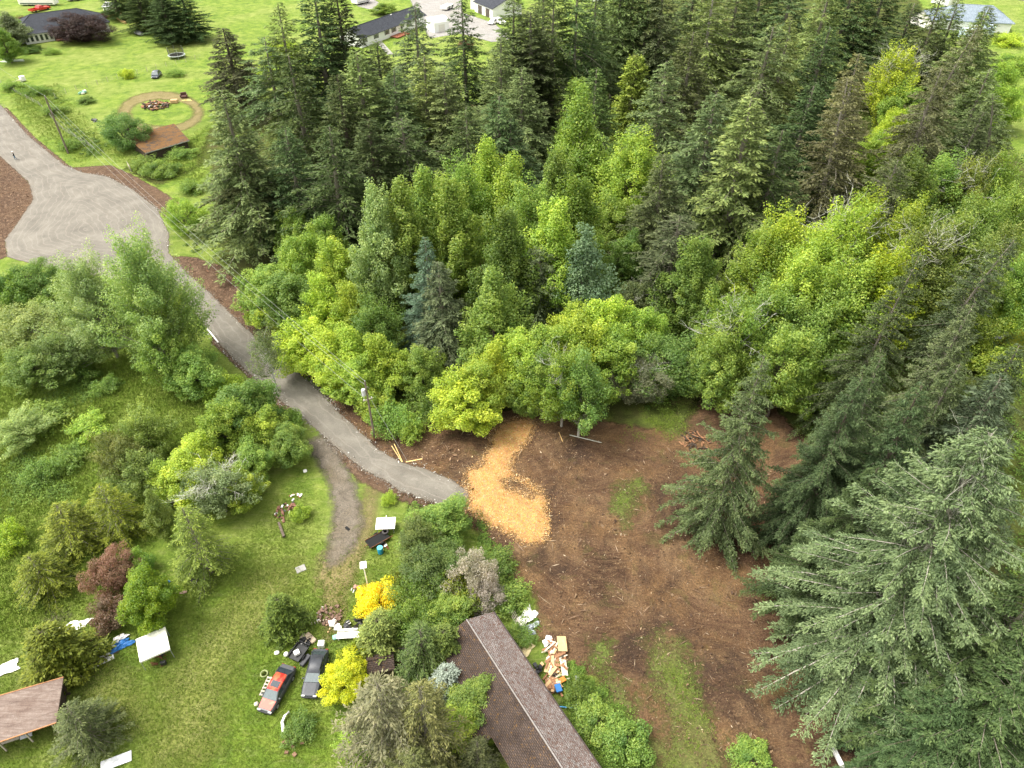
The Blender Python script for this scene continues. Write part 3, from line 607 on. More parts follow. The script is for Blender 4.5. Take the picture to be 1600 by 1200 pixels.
tufts('patch_grass', [[(1022, 1020), (1062, 1000), (1085, 1060), (1105, 1110), (1130, 1180), (1140, 1260), (1010, 1260), (1040, 1170), (1060, 1140), (1020, 1090)], [(1030, 610), (1085, 620), (1075, 690), (960, 692), (1000, 640)], [(955, 790), (975, 760), (1005, 745), (985, 800)], [(925, 1020), (945, 1000), (960, 1050), (940, 1075)], [(1180, 900), (1250, 880), (1260, 950), (1190, 960)]], 6000, 0.2, 'patchy new grass on the brown clearing', r_, per=5, clumpy=0.8)
tufts('verge_grass', [[(20, 172), (60, 215), (118, 264), (160, 245), (200, 262), (330, 300), (330, 190), (230, 250), (150, 200), (90, 130), (10, 140)]], 9000, 0.4, 'tall tangled verge grass beside the upper gravel road', r_, per=5)
MF_UNDER = tint_mat('undergrowth_leaves', [(0, (0.035, 0.065, 0.010)), (0.4, (0.075, 0.135, 0.018)), (0.8, (0.130, 0.210, 0.028)), (1, (0.18, 0.25, 0.04))], 0.6)
def brush(name, polys, n, label, r, size=0.9, per=34, leaf=0.2, mat=None, h=0.8):
    P = inside_world(polys, n, r, (), 3.0); n = len(P); idx = np.repeat(np.arange(n), per); m = len(idx)
    s = size * np.exp(r.normal(size=n) * 0.35)
    d = _norm(r.normal(size=(m, 3))); d[:, 2] = np.abs(d[:, 2])
    pos = d * s[idx][:, None] * np.array([1, 1, h]) * (0.5 + 0.5 * r.rand(m))[:, None]
    pos[:, 0] += P[idx, 0]; pos[:, 1] += P[idx, 1]
    nrm = _norm(d + np.array([0, 0, .8]) + r.normal(size=(m, 3)) * .5); a_ = _norm(np.cross(nrm, r.normal(size=(m, 3)))); b_ = np.cross(nrm, a_)
    ls = (leaf * r.uniform(.6, 1.4, m))[:, None]
    V = np.stack([pos - a_ * ls * .5, pos - b_ * ls * .35, pos + a_ * ls * .5, pos + b_ * ls * .35], 1)
    me = quad_mesh(name, V, np.clip(r.rand(n)[idx] * 0.7 + 0.3 * r.rand(m), 0, 1)); me.materials.append(mat or MF_UNDER)
    return tag(link(name, me), label, 'undergrowth', kind='stuff')
brush('undergrowth', [[(500, 590), (480, 520), (560, 400), (850, 330), (1100, 400), (1250, 430), (1700, 420), (1900, 800), (1750, 1200), (1330, 1200), (1340, 850), (1240, 650), (1110, 590), (1060, 640), (980, 640), (840, 620), (700, 630), (560, 600)]], 3600, 'low leafy undergrowth covering the woodland floor', r_, 1.1, 40, 0.26)
brush('far_undergrowth', [[(330, 300), (360, 200), (700, 180), (1000, 120), (1450, 100), (1700, 300), (1600, 420), (1200, 430), (850, 330), (560, 400), (400, 440)]], 1500, 'dark undergrowth between the trunks of the far conifers', r_, 1.6, 36, 0.42)
brush('bramble_thicket', [[(865, 1030), (900, 1040), (950, 1080), (1010, 1160), (1030, 1260), (960, 1260), (900, 1140), (860, 1060)], [(745, 800), (790, 880), (825, 940), (840, 990), (800, 960), (770, 940), (740, 880)]], 650, 'bright green bramble thicket between the brown roof and the clearing', r_, 0.55, 60, 0.13)
brush('meadow_brambles', [[(0, 720), (60, 700), (120, 730), (130, 800), (60, 790), (0, 800)], [(20, 900), (90, 860), (110, 900), (40, 960)], [(60, 600), (150, 580), (170, 620), (80, 650)], [(620, 770), (680, 800), (700, 850), (640, 820)]], 420, 'low green brambles in the rough meadow left of the road', r_, 0.7, 50, 0.17)
brush('verge_brambles', [[(60, 150), (90, 175), (115, 240), (150, 250), (180, 232), (120, 190), (80, 140)], [(205, 238), (300, 228), (310, 240), (250, 262), (215, 262)], [(290, 380), (350, 372), (350, 385), (300, 400)]], 170, 'bramble mounds at the foot of the pole by the upper road', r_, 0.7, 46, 0.28)

# ================================================================ BUILDINGS
M_WHITE = M('white_siding', (0.80, 0.80, 0.77), 0.6, var=0.06)
M_TRIM = M('off_white_trim', (0.66, 0.64, 0.58), 0.6, var=0.1)
M_GLASS = M('dark_window_glass', (0.035, 0.045, 0.055), 0.12, 0.8, var=0.3)
M_BLACK = M('black_painted_metal', (0.018, 0.018, 0.02), 0.4, 0.5)
M_DARKW = M('weathered_dark_wood', (0.075, 0.058, 0.045), 0.9, 0.1, var=0.4, scale=5, bmp=0.4)
M_PALEW = M('bleached_boards', (0.45, 0.40, 0.32), 0.85, 0.15, var=0.25, scale=4, bmp=0.3)
M_PLANK = M('fresh_yellow_lumber', (0.72, 0.48, 0.20), 0.7, 0.2, var=0.15, scale=6)
M_CONC = M('grey_concrete', (0.28, 0.27, 0.25), 0.9, 0.1, var=0.2)
M_METAL = M('galvanised_metal', (0.42, 0.43, 0.44), 0.45, 0.5, 0.5, var=0.2)
M_RUST = M('rusty_steel', (0.16, 0.07, 0.035), 0.8, 0.2, 0.1, var=0.5, scale=7, bmp=0.3)
M_PWHITE = M('sun_bleached_white_plastic', (0.82, 0.80, 0.76), 0.5, var=0.10, scale=2)
M_TYRE = M('black_rubber', (0.016, 0.016, 0.016), 0.85, 0.2)
M_RED = M('red_paint', (0.45, 0.02, 0.015), 0.3, 0.5, var=0.1)
M_BLUE = M('blue_plastic', (0.02, 0.13, 0.36), 0.45, var=0.15)
def roof_mat(name, a, b, moss, mossc, rows=3.2, k=0.5, scale=1.4, brick=True):
    m, t, out = newmat(name); co = coords(t)
    n = noise(t, 0.9, 5, 0.7, co, 0.4); f = noise(t, 9, 4, 0.8, co)
    c = ramp(t, n, [(0.3, a), (0.7, b)])
    w = N(t, 'ShaderNodeTexWave'); w.wave_type = 'BANDS'; w.bands_direction = 'Y'; w.inputs['Scale'].default_value = rows; w.inputs['Distortion'].default_value = 0.3
    t.links.new(co, w.inputs['Vector'])
    br = N(t, 'ShaderNodeTexBrick'); br.inputs['Scale'].default_value = rows; br.inputs['Mortar Size'].default_value = 0.05; br.inputs['Color1'].default_value = (0.85, 0.85, 0.85, 1); br.inputs['Color2'].default_value = (1.15, 1.15, 1.15, 1); br.inputs['Mortar'].default_value = (0.42, 0.42, 0.42, 1)
    t.links.new(co, br.inputs['Vector'])
    if brick: c = mix(t, 1.0, c, br.outputs['Color'], 'MULTIPLY')
    if not brick:
        mp = N(t, 'ShaderNodeMapping'); t.links.new(co, mp.inputs[0]); mp.inputs['Rotation'].default_value = (0, 0, -0.35); mp.inputs['Scale'].default_value = (0.25, 3.5, 1)
        c = mix(t, ramp(t, noise(t, 1.5, 5, 0.7, mp.outputs[0]), [(0.4, 0.0), (0.7, 0.85)]), c, (0.11, 0.075, 0.062))
    ms = mth(t, 'MULTIPLY', ramp(t, noise(t, scale, 6, 0.75, co, 0.6), [(moss, 0.0), (moss + 0.12, k)]), ramp(t, f, [(0.35, 0.35), (0.6, 1.0)]))
    c = mix(t, ms, c, mossc)
    c = mix(t, 1.0, c, ramp(t, f, [(0.25, (0.7, 0.7, 0.7)), (0.8, (1.3, 1.3, 1.3))]), 'MULTIPLY')
    principled(t, out, c, 0.9, 0.15, bump(t, mth(t, 'ADD', f, w.outputs['Fac']), 0.6, 0.03)); return m
M_SHING = roof_mat('charcoal_shingles', (0.045, 0.050, 0.062), (0.075, 0.080, 0.095), 0.8, (0.2, 0.2, 0.2), 2.0)
M_BLUER = roof_mat('pale_blue_grey_shingles', (0.20, 0.25, 0.30), (0.34, 0.40, 0.46), 0.8, (0.4, 0.4, 0.4), 2.0)
M_MOSSR = roof_mat('moss_covered_shingles', (0.075, 0.060, 0.050), (0.130, 0.105, 0.090), 0.40, (0.185, 0.085, 0.016), 2.2, 0.9, 0.9)
M_HRL = roof_mat('grey_shingles_with_red_lichen', (0.19, 0.165, 0.155), (0.32, 0.29, 0.275), 0.45, (0.085, 0.034, 0.018), 1.6, 0.95, 4.5)
M_HRD = roof_mat('dark_brown_shingles_with_moss_and_shade', (0.050, 0.036, 0.030), (0.095, 0.070, 0.058), 0.57, (0.30, 0.15, 0.015), 1.6, 0.85, 4.5)  # besides moss, the dark base holds shade of the slope facing away
M_RROOF = roof_mat('rusty_brown_metal_sheets', (0.150, 0.105, 0.085), (0.265, 0.215, 0.185), 0.60, (0.42, 0.38, 0.34), 0.9, 0.5, 0.8, brick=False)

def yaw_between(a, b): return math.atan2(b[1] - a[1], b[0] - a[0])
def slab(mb, a, b, c, d, th=0.16):
    """a thick sloped panel with corners a b c d (top face)"""
    v = [Vector(p) for p in (a, b, c, d)]; n = (v[1] - v[0]).cross(v[3] - v[0]).normalized()
    if n.z < 0: n = -n
    lo = [p - n * th for p in v]
    mb.add(v + lo, [(0, 1, 2, 3), (7, 6, 5, 4), (0, 4, 5, 1), (1, 5, 6, 2), (2, 6, 7, 3), (3, 7, 4, 0)])
def window(e, x, y, z, w, h, face=-1, yaw=0.0, shutters=False, mullion=True):
    """x,y,z: centre on a wall facing local -y (face -1) ; frame, pane and shutters proud of the wall"""
    f = MB()
    for dx in (-w / 2, w / 2): f.box((x + dx, y + face * 0.04, z), (0.09, 0.08, h + 0.09))
    for dz in (-h / 2, h / 2): f.box((x, y + face * 0.04, z + dz), (w - 0.09, 0.08, 0.09))
    if mullion: f.box((x, y + face * 0.035, z), (0.06, 0.05, h - 0.09))
    fr = f.build('window', M_TRIM, e)
    MB().box((x, y + face * 0.012, z), (w - 0.06, 0.02, h - 0.06)).build('pane', M_GLASS, fr)
    if shutters:
        for s_ in (-1, 1): MB().box((x + s_ * (w / 2 + 0.28), y + face * 0.03, z), (0.42, 0.05, h + 0.1)).build('shutter', M_BLACK, e)
def gable_house(name, label, A, B, depth, wh, rh, wall, roof, cat='house', over=0.5, wins=(), doors=(), roof2=None, extra=None):
    """front wall foot runs A->B (world), the house stands behind it"""
    L = math.dist(A, B); e = empty(name, (A[0], A[1], 0), yaw_between(A, B), label, cat)
    w = MB(); w.box((L / 2, 0.1, wh / 2), (L, 0.2, wh)); w.box((L / 2, depth - 0.1, wh / 2), (L, 0.2, wh))
    for x in (0.1, L - 0.1):
        w.box((x, depth / 2, wh / 2), (0.2, depth - 0.4, wh))
        w.add([(x - .1, 0, wh), (x - .1, depth, wh), (x - .1, depth / 2, rh - 0.2), (x + .1, 0, wh), (x + .1, depth, wh), (x + .1, depth / 2, rh - 0.2)], [(0, 1, 2), (5, 4, 3), (0, 3, 4, 1), (1, 4, 5, 2), (2, 5, 3, 0)])
    w.build('wall', wall, e)
    k = (rh - wh) / (depth / 2); r1 = MB(); r2 = MB()
    slab(r1, (-over, -over, wh - k * over + .02), (L + over, -over, wh - k * over + .02), (L + over, depth / 2, rh), (-over, depth / 2, rh))
    slab(r2, (-over, depth + over, wh - k * over + .02), (L + over, depth + over, wh - k * over + .02), (L + over, depth / 2, rh + .004), (-over, depth / 2, rh + .004))
    ro = r1.build('roof', roof, e); r2.build('roof', roof2 or roof, e)
    MB().tube([(-over, depth / 2, rh + 0.02), (L + over, depth / 2, rh + 0.02)], 0.12, 6).build('ridge_cap', roof, ro)
    for (x, z, ww, hh, sh) in wins: window(e, x, 0, z, ww, hh, -1, shutters=sh)
    for (x, ww, hh, mt) in doors: MB().box((x, -0.03, hh / 2), (ww, 0.08, hh)).build('door', mt, e)
    if extra: extra(e, L)
    return e

# long white house with the black roof
def lwh(e, L):
    MB().box((L * 0.62, 4.6, 5.35), (0.7, 0.5, 0.5)).build('skylight', M_WHITE, e)
    mb = MB(); mb.box((L * 0.52, -1.9, 0.35), (7.5, 3.4, 0.2)); 
    for i in range(9): mb.box((L * 0.52 - 3.6 + i * 0.9, -3.5, 0.8), (0.09, 0.09, 0.9))
    mb.box((L * 0.52, -3.5, 1.28), (7.5, 0.1, 0.08)); mb.build('deck', M('red_brown_deck', (0.26, 0.09, 0.045), 0.8), e)
A_, B_ = at(566, 75), at(664, 38)
gable_house('long_house', 'long white house with black gable roof and black shutters at the top behind the firs', A_, B_, 9.5, 3.4, 5.6, M_WHITE, M_SHING, wins=[(2, 2.0, 1.2, 1.4, True), (8, 2.0, 1.6, 1.3, True), (14, 2.0, 1.6, 1.4, True), (18, 2.0, 1.6, 1.4, True), (27, 2.0, 1.6, 1.4, True)], doors=[(22.5, 1.0, 2.3, M_BLACK)], extra=lwh, over=0.7)
sw = MB(); c_ = at(598, 72); sw.box((c_[0], c_[1], 0.06), (2.0, 22, 0.1), yaw_between(A_, B_) - math.pi / 2 + 0.9); sw.build('path', M_CONC)['kind'] = 'structure'
# white carport tent
def shelter(name, label, A, B, depth, wh, rh, mat):
    L = math.dist(A, B); e = empty(name, (A[0], A[1], 0), yaw_between(A, B), label, 'shelter')
    prof = [(0, 0), (0, wh)] + [(depth * (0.5 - 0.5 * math.cos(math.pi * k / 6)), wh + (rh - wh) * math.sin(math.pi * k / 6)) for k in range(1, 6)] + [(depth, wh), (depth, 0)]
    MB().loft([[(x, y, z) for y, z in prof] for x in (0, L)]).build('cover', mat, e)
    d = MB(); d.box((L * .5, -0.03, wh * .4), (L * 0.4, 0.04, wh * .8)); d.build('door_flap', M_TRIM, e)
    return e
shelter('storage_tent', 'white rounded storage tent right of the long white house', at(679, 52), at(702, 48), 6, 3.2, 4.6, M_WHITE)
# garage with white walls top
def garage(e, L):
    for x in (L * 0.3, L * 0.72): MB().box((x, -0.04, 1.5), (3.0, 0.1, 2.9)).build('garage_door', M('dark_brown_door', (0.09, 0.07, 0.06), 0.6), e)
gable_house('garage', 'white garage with dark gable roof and brown doors at the top edge', at(742, 18), at(770, 30), 13, 3.8, 6.4, M_WHITE, M_SHING, cat='garage', extra=garage)
gable_house('shop_building', 'large white outbuilding with pale roof right of the garage at the top edge', at(775, 20), at(800, 10), 12, 4.2, 6.8, M_WHITE, M('white_metal_roof', (0.62, 0.63, 0.64), 0.4), cat='building')
# hip-roofed house
def hip_house(name, label, c, L, W, yaw, wh, rh, wall, roof, extra=None, over=0.7):
    e = empty(name, (c[0], c[1], 0), yaw, label, 'house')
    MB().box((0, 0, wh / 2), (L, W, wh)).build('wall', wall, e)
    a, b = L / 2 + over, W / 2 + over; r = max(0.5, a - b)
    mb = MB(); z = wh - 0.05
    mb.add([(-a, -b, z), (a, -b, z), (a, b, z), (-a, b, z), (-r, 0, rh), (r, 0, rh), (-a, -b, z - .25), (a, -b, z - .25), (a, b, z - .25), (-a, b, z - .25)],
           [(0, 1, 5, 4), (1, 2, 5), (2, 3, 4, 5), (3, 0, 4), (6, 7, 1, 0), (7, 8, 2, 1), (8, 9, 3, 2), (9, 6, 0, 3), (9, 8, 7, 6)])
    ro = mb.build('roof', roof, e)
    hp = MB()
    for s_ in (-1, 1):
        for q in (-1, 1): hp.tube([(s_ * a, q * b, z + 0.02), (s_ * r, 0, rh + 0.02)], 0.11, 5)
    hp.tube([(-r, 0, rh + .02), (r, 0, rh + .02)], 0.11, 5); hp.build('ridge_cap', roof, ro)
    if extra: extra(e)
    return e
def hh(e):
    # sunroom wall with white posts and glass on the camera side
    MB().box((-8.2, -8.3, 1.5), (9.0, 2.6, 3.0)).build('sunroom', M_WHITE, e)
    for i in range(6): window(e, -12.0 + i * 1.5, -9.6, 1.6, 0.9, 1.9, -1, mullion=False)
    MB().box((-7.2, -2.6, 5.4), (1.4, 1.5, 0.3), rx=0.42).build('skylight', M_WHITE, e)
    for x, y in ((-3, -3.2), (-5, -4), (0, -4.2), (2, -3)): MB().tube([(x, y, 4.6), (x, y, 5.2)], 0.12, 6).build('roof_vent', M_METAL, e)
    MB().box((1, -9.5, 0.3), (9, 4.5, 0.3)).build('deck', M('brown_deck_boards', (0.17, 0.08, 0.05), 0.8), e)
    s_ = MB(); s_.loft([[(-12.9, -7.2, 3.4), (-12.9, -9.9, 3.0), (-12.9, -9.9, 2.9), (-12.9, -7.2, 3.1)], [(-3.5, -7.2, 3.4), (-3.5, -9.9, 3.0), (-3.5, -9.9, 2.9), (-3.5, -7.2, 3.1)]]); s_.build('porch_roof', M_SHING, e)
hc = at(92, 40, 2.5); hip_house('hip_roofed_house', 'white house with dark grey hip roof and glazed sunroom at the top left', hc, 30, 15, yaw_between(at(45, 75), at(160, 42)) * 0.55, 3.2, 7.2, M_WHITE, M_SHING, hh)
# blue-roofed house at the top right
hip_house('blue_roofed_house', 'house with pale blue-grey hip roof hidden behind firs at the top right', at(1518, 28, 3), 24, 13, -0.25, 3.4, 7.4, M_WHITE, M_BLUER)
gable_house('blue_roofed_annex', 'left wing building with pale blue-grey roof behind firs at the top right', at(1452, 46), at(1490, 40), 9, 3.2, 5.6, M_TRIM, M_BLUER, cat='building')
shelter('white_carport', 'white-roofed carport in front of the blue-grey hip roof at the top right', at(1516, 62), at(1552, 54), 5, 2.6, 3.0, M('pale_blue_sheeting', (0.55, 0.66, 0.74), 0.4))
shelter('white_canopy_shelter', 'white canopy at the top edge above the blue-roofed house', at(1480, 10), at(1494, 8), 8, 3, 4.4, M_WHITE)
gable_house('far_white_house', 'small piece of white house at the very top edge above the lawn gap', at(928, 2), at(960, -2), 9, 3.4, 5.5, M_WHITE, M_SHING)
# small grey shed and brown fence by the conifer clump
gable_house('garden_shed', 'small white garden shed with grey roof left of the conifer clump', at(163, 20), at(174, 21), 5, 2.3, 3.4, M_WHITE, M('grey_shed_roof', (0.42, 0.43, 0.41), 0.7), cat='shed', over=0.3, doors=[(0.8, 0.8, 2, M_BLACK)])
def board_fence(name, label, pts, h, mat, gap=0.0):
    e = empty(name, (*pts[0], 0), 0, label, 'fence'); o = Vector((*pts[0], 0)); bd = MB(); ps = []
    for a, b in zip(pts, pts[1:]):
        L = math.dist(a, b); n = max(1, int(L / 0.32)); yw = yaw_between(a, b)
        for i in range(n):
            t_ = (i + .5) / n; bd.box(Vector((a[0] + (b[0] - a[0]) * t_, a[1] + (b[1] - a[1]) * t_, h / 2)) - o, (0.27, 0.04, h), yw)
        for i in range(int(L / 2.6) + 1):
            t_ = min(1, i * 2.6 / L); ps.append(Vector((a[0] + (b[0] - a[0]) * t_, a[1] + (b[1] - a[1]) * t_ + 0.1, h / 2 + .1)) - o)
    bd.build('board_panel', mat, e)
    for p in ps: MB().box(p, (0.12, 0.12, h + .2)).build('post', mat, e)
board_fence('board_fence', 'reddish brown board fence between the hip-roofed house and the garden shed', [at(148, 34), at(168, 27), at(180, 24)], 1.9, M('red_brown_stain', (0.20, 0.075, 0.04), 0.8, var=0.35))
# moss covered shed
def moss_shed():
    z0, z1 = 2.3, 3.1
    P = [at3(227, 239, z0), at3(296, 219, z0), at3(272, 193, z1), at3(196, 213, z1)]
    c = sum(P, Vector()) / 4; c.z = 0
    e = empty('moss_roofed_shed', c, 0, 'low shed with orange moss covering its sloping roof, right of the round green tree', 'shed')
    r = MB(); slab(r, *[p - c for p in P], 0.18); r.build('roof', M_MOSSR, e)
    w = MB(); q = [(p - c) * 0.9 for p in P]
    for i in range(4):
        a, b = q[i], q[(i + 1) % 4]; m = (a + b) / 2; L = (Vector((b.x - a.x, b.y - a.y, 0))).length; h = min(a.z, b.z) * 1.02
        w.box((m.x, m.y, h / 2), (L, 0.12, h), math.atan2(b.y - a.y, b.x - a.x))
    w.build('wall', M_DARKW, e)
    f = MB(); a, b = P[0] - c, P[1] - c; f.box(((a.x + b.x) / 2, (a.y + b.y) / 2 - 0.05, a.z - 0.12), ((b - a).length, 0.05, 0.2), math.atan2(b.y - a.y, b.x - a.x)); f.build('fascia', M_METAL, e)
moss_shed()
# shed at the lower left
def ll_shed():
    z0, z1 = 2.3, 2.9
    P = [at3(-70, 1182, z0), at3(88, 1128, z0), at3(99, 1058, z1), at3(-60, 1104, z1)]
    c = at3(20, 1110, 0)
    e = empty('rusty_roofed_shed', c, 0, 'open shed with weathered rusty brown roof at the lower left edge', 'shed')
    r = MB(); slab(r, *[p - c for p in P], 0.14); r.build('roof', M_RROOF, e)
    ya = math.atan2((P[1] - P[0]).y, (P[1] - P[0]).x)
    rb = MB()
    for i in range(1, 4):
        a = P[0].lerp(P[3], i / 4) - c; b = P[1].lerp(P[2], i / 4) - c; rb.tube([a + Vector((0, 0, .012)), b + Vector((0, 0, .012))], 0.02, 4)
    rb.build('sheet_seam', M_RROOF, e)
    fa = MB(); fa.tube([P[3] - c, P[2] - c], 0.06, 4); fa.tube([P[0] - c + Vector((0, -.05, -.05)), P[1] - c + Vector((0, -.05, -.05))], 0.07, 4); fa.build('edge_board', M('orange_rust_edge', (0.38, 0.18, 0.08), 0.8), e)
    w = MB(); a, b = (P[3] - c) * .95, (P[2] - c) * .95; w.box(((a.x + b.x) / 2, (a.y + b.y) / 2 - 0.3, 1.3), ((b - a).length, .12, 2.5), ya); a2 = (P[1] - c) * .95
    w.box(((b.x + a2.x) / 2 - .3, (b.y + a2.y) / 2, 1.1), (0.12, (b - a2).length * .9, 2.2), ya); w.build('wall', M_DARKW, e)
    for i in range(4):
        p = P[0].lerp(P[1], 0.1 + 0.27 * i) - c; MB().box((p.x, p.y + 0.3, z0 / 2), (0.12, 0.12, z0 - .1), ya).build('post', M_PALEW, e)
    for (pa, pb, mt) in ((at3(4, 1160), at3(36, 1150), M_PALEW), (at3(37, 1152), at3(56, 1144), M_METAL)):
        e2 = (pa + pb) / 2 - c; MB().box((e2.x, e2.y - .1, 0.75), ((pb - pa).length, 1.0, 0.12), ya, rx=0.5).build('side_board', mt, e)
ll_shed()
# brown-roofed house near the camera
def near_house():
    rz, ez, hw = 4.0, 2.75, 3.15
    R0 = at3(729, 968, rz); R1 = at3(905, 1241, rz); d = (R1 - R0).normalized(); R1 = R0 + d * 26; n = Vector((-d.y, d.x, 0))
    if n.x < 0: n = -n                                                # n points to the clearing side
    e = empty('brown_roofed_house', (R0.x, R0.y, 0), math.atan2(d.y, d.x), 'long brown-roofed house whose gable ridge runs out of the bottom edge', 'house')
    L = 26; s_ = 1 if Vector((-math.sin(math.atan2(d.y, d.x)), math.cos(math.atan2(d.y, d.x)), 0)).dot(n) > 0 else -1
    r1 = MB(); slab(r1, (0, 0, rz), (L, 0, rz), (L, s_ * hw, ez), (0, s_ * hw, ez)); a = r1.build('roof', M_HRL, e); a['label'] = 'pale grey roof slope speckled with red lichen, clearing side'
    r2 = MB(); slab(r2, (0, 0, rz + .004), (L, 0, rz + .004), (L, -s_ * (hw + .4), ez), (0, -s_ * (hw + .4), ez)); b = r2.build('roof', M_HRD, e); b['label'] = 'dark brown roof slope with orange moss and painted-in shade, garden side'
    MB().tube([(0, 0, rz + .03), (L, 0, rz + .03)], 0.07, 6).build('ridge_cap', M('pale_ridge_tiles', (0.24, 0.22, 0.205), 0.8), a)
    wx = 7.6
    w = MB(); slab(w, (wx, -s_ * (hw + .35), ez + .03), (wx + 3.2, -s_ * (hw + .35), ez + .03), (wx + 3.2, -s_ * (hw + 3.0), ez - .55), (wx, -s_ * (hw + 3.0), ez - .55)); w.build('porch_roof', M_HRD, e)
    wl = MB(); wl.box((L / 2 + .2, s_ * (hw - .6), ez / 2 - .05), (L - .8, .16, ez - .1)); wl.box((L / 2 + .2, -s_ * (hw - .4), ez / 2 - .05), (L - .8, .16, ez - .1))
    wl.box((0.7, 0, ez / 2 - .05), (.16, 2 * hw - 1.3, ez - .1)); wl.add([(0.62, -hw + .8, ez - .1), (0.62, hw - .8, ez - .1), (0.62, 0, rz - .25), (0.78, -hw + .8, ez - .1), (0.78, hw - .8, ez - .1), (0.78, 0, rz - .25)], [(0, 1, 2), (5, 4, 3), (0, 3, 4, 1), (1, 4, 5, 2), (2, 5, 3, 0)])
    wl.build('wall', M('brown_siding', (0.10, 0.07, 0.05), 0.8), e)
    g = MB()
    g.tube([(0, s_ * (hw + .06), ez - .05), (L, s_ * (hw + .06), ez - .05)], .06, 5); g.build('gutter', M('brown_gutter', (0.06, 0.045, 0.04), 0.5), e)
    for x in (wx + .2, wx + 3.0): MB().box((x, -s_ * (hw + 2.8), 1.05), (.12, .12, 2.1)).build('post', M_DARKW, e)
near_house()
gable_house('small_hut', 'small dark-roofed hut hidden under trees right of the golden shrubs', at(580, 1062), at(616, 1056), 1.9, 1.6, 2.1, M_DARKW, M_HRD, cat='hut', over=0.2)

# ================================================================ POLES AND WIRES
def pole(name, label, b, h, r, mat):
    e = empty(name, (b[0], b[1], 0), 0, label, 'utility pole')
    MB().tube([(0, 0, z) for z in np.linspace(0, h, 6)], [r * (1 - .07 * i) for i in range(6)], 8).build('shaft', mat, e); return e
M_POLE = bark_mat('weathered_pole_wood', (0.10, 0.075, 0.055), (0.26, 0.22, 0.17))
b1 = at(107, 240); b2 = at(586, 688)
p1 = pole('utility_pole', 'tall weathered wooden utility pole leaning over the verge by the upper road', b1, 13.6, 0.24, M_POLE)
p2 = pole('utility_pole', 'shorter wooden utility pole with grey transformer beside the lower gravel road', b2, 10.4, 0.17, M_POLE)
MB().lathe([(0, 8.2), (.26, 8.2), (.28, 8.3), (.28, 9.1), (.24, 9.2), (0, 9.25)], (-.38, -.1, 0), 12).build('transformer', M('light_grey_enamel', (0.55, 0.56, 0.56), 0.4), p2)
MB().box((0, 0, 7.4), (1.3, .09, .11), .5).build('crossarm', M_PALEW, p2)
for x in (-.5, .5): MB().lathe([(.0, 7.5), (.06, 7.5), (.07, 7.62), (.03, 7.7), (0, 7.72)], (x * .88, x * .48, 0), 8).build('insulator', M_WHITE, p2)
MB().lathe([(.0, 10.4), (.05, 10.4), (.07, 10.55), (0, 10.62)], (0, 0, 0), 8).build('insulator', M_METAL, p2)
MB().lathe([(.19, 0.0), (.185, .9)], (0, 0, 0), 8).build('ground_guard', M_RUST, p2)
MB().lathe([(.0, 13.6), (.06, 13.6), (.07, 13.75), (0, 13.85)], (0, 0, 0), 8).build('insulator', M_METAL, p1)
MB().box((0, 0, 12.0), (.9, .09, .11), 1.2).build('crossarm', M_POLE, p1)
M_WIRE = M('bright_aluminium_wire', (0.30, 0.30, 0.28), 0.4, 0.5)
def wire(a, b, sag, label, r=0.016):
    a = Vector(a); b = Vector(b); pts = [a.lerp(b, k / 24) - Vector((0, 0, 4 * sag * (k / 24) * (1 - k / 24))) for k in range(25)]
    tag(MB().tube(pts, r, 4).build('power_line', M_WIRE), label, 'wire')
wire((*b1, 13.7), (*b2, 10.5), 1.6, 'top overhead wire running from the tall upper pole to the transformer pole')
wire((b1[0] + .3, b1[1], 12.0), (b2[0] + .4, b2[1], 9.3), 2.4, 'middle overhead wire sagging between the two utility poles')
wire((b1[0] - .2, b1[1], 10.6), (b2[0] - .4, b2[1], 7.6), 2.2, 'lowest overhead wire between the two utility poles')
wl_ = at(-60, 110); wire((*b1, 13.7), (wl_[0], wl_[1], 13), 1.0, 'overhead wire leaving the tall upper pole towards the left edge')
wire((b2[0], b2[1], 8.6), (*at(637, 722), 0.1), 0.0, 'guy wire from the transformer pole down to the soil by the yellow stakes', 0.02)
# wire fence across the paddock
def wire_fence(name, label, px, h=1.25, sp=3.2, mat=M_METAL):
    pts = [at(*p) for p in px]; o = Vector((*pts[0], 0)); e = empty(name, o, 0, label, 'fence'); wr = MB(); posts = []
    for a, b in zip(pts, pts[1:]):
        L = math.dist(a, b); n = max(1, round(L / sp))
        for i in range(n):
            t_ = i / n; posts.append(Vector((a[0] + (b[0] - a[0]) * t_, a[1] + (b[1] - a[1]) * t_, 0)) - o)
        for z in np.linspace(0.3, h, 4): wr.tube([Vector((*a, z)) - o, Vector((*b, z)) - o], 0.014, 3)
        for i in range(int(L / 1.6)):
            t_ = i * 1.6 / L; q = Vector((a[0] + (b[0] - a[0]) * t_, a[1] + (b[1] - a[1]) * t_, 0)) - o; wr.tube([q + Vector((0, 0, .15)), q + Vector((0, 0, h))], 0.012, 3)
    wr.build('wire_mesh', mat, e)
    for p in posts[:90]: MB().tube([p, p + Vector((0, 0, h + .2))], 0.06, 5).build('post', M_PALEW, e)
M_FW = M('pale_fence_wire', (0.22, 0.24, 0.20), 0.5)
wire_fence('wire_fence', 'wire mesh fence crossing the grass between the dark parked car and the trampoline', [(87, 153), (120, 141), (200, 120), (245, 108), (320, 90)], mat=M_FW)
wire_fence('wire_fence', 'wire fence following the verge from the left edge to the tall pole', [(-10, 122), (15, 140), (62, 165), (100, 205), (150, 236)], 1.1, 4.0, M_FW)
g_ = empty('farm_gate', at3(205, 268), yaw_between(at(190, 240), at(203, 262)), 'pale gate standing open at the left end of the moss-roofed shed', 'gate')
gm = MB()
for z in (.3, .6, .9, 1.2): gm.box((-1.6, 0, z), (3.2, .05, .08))
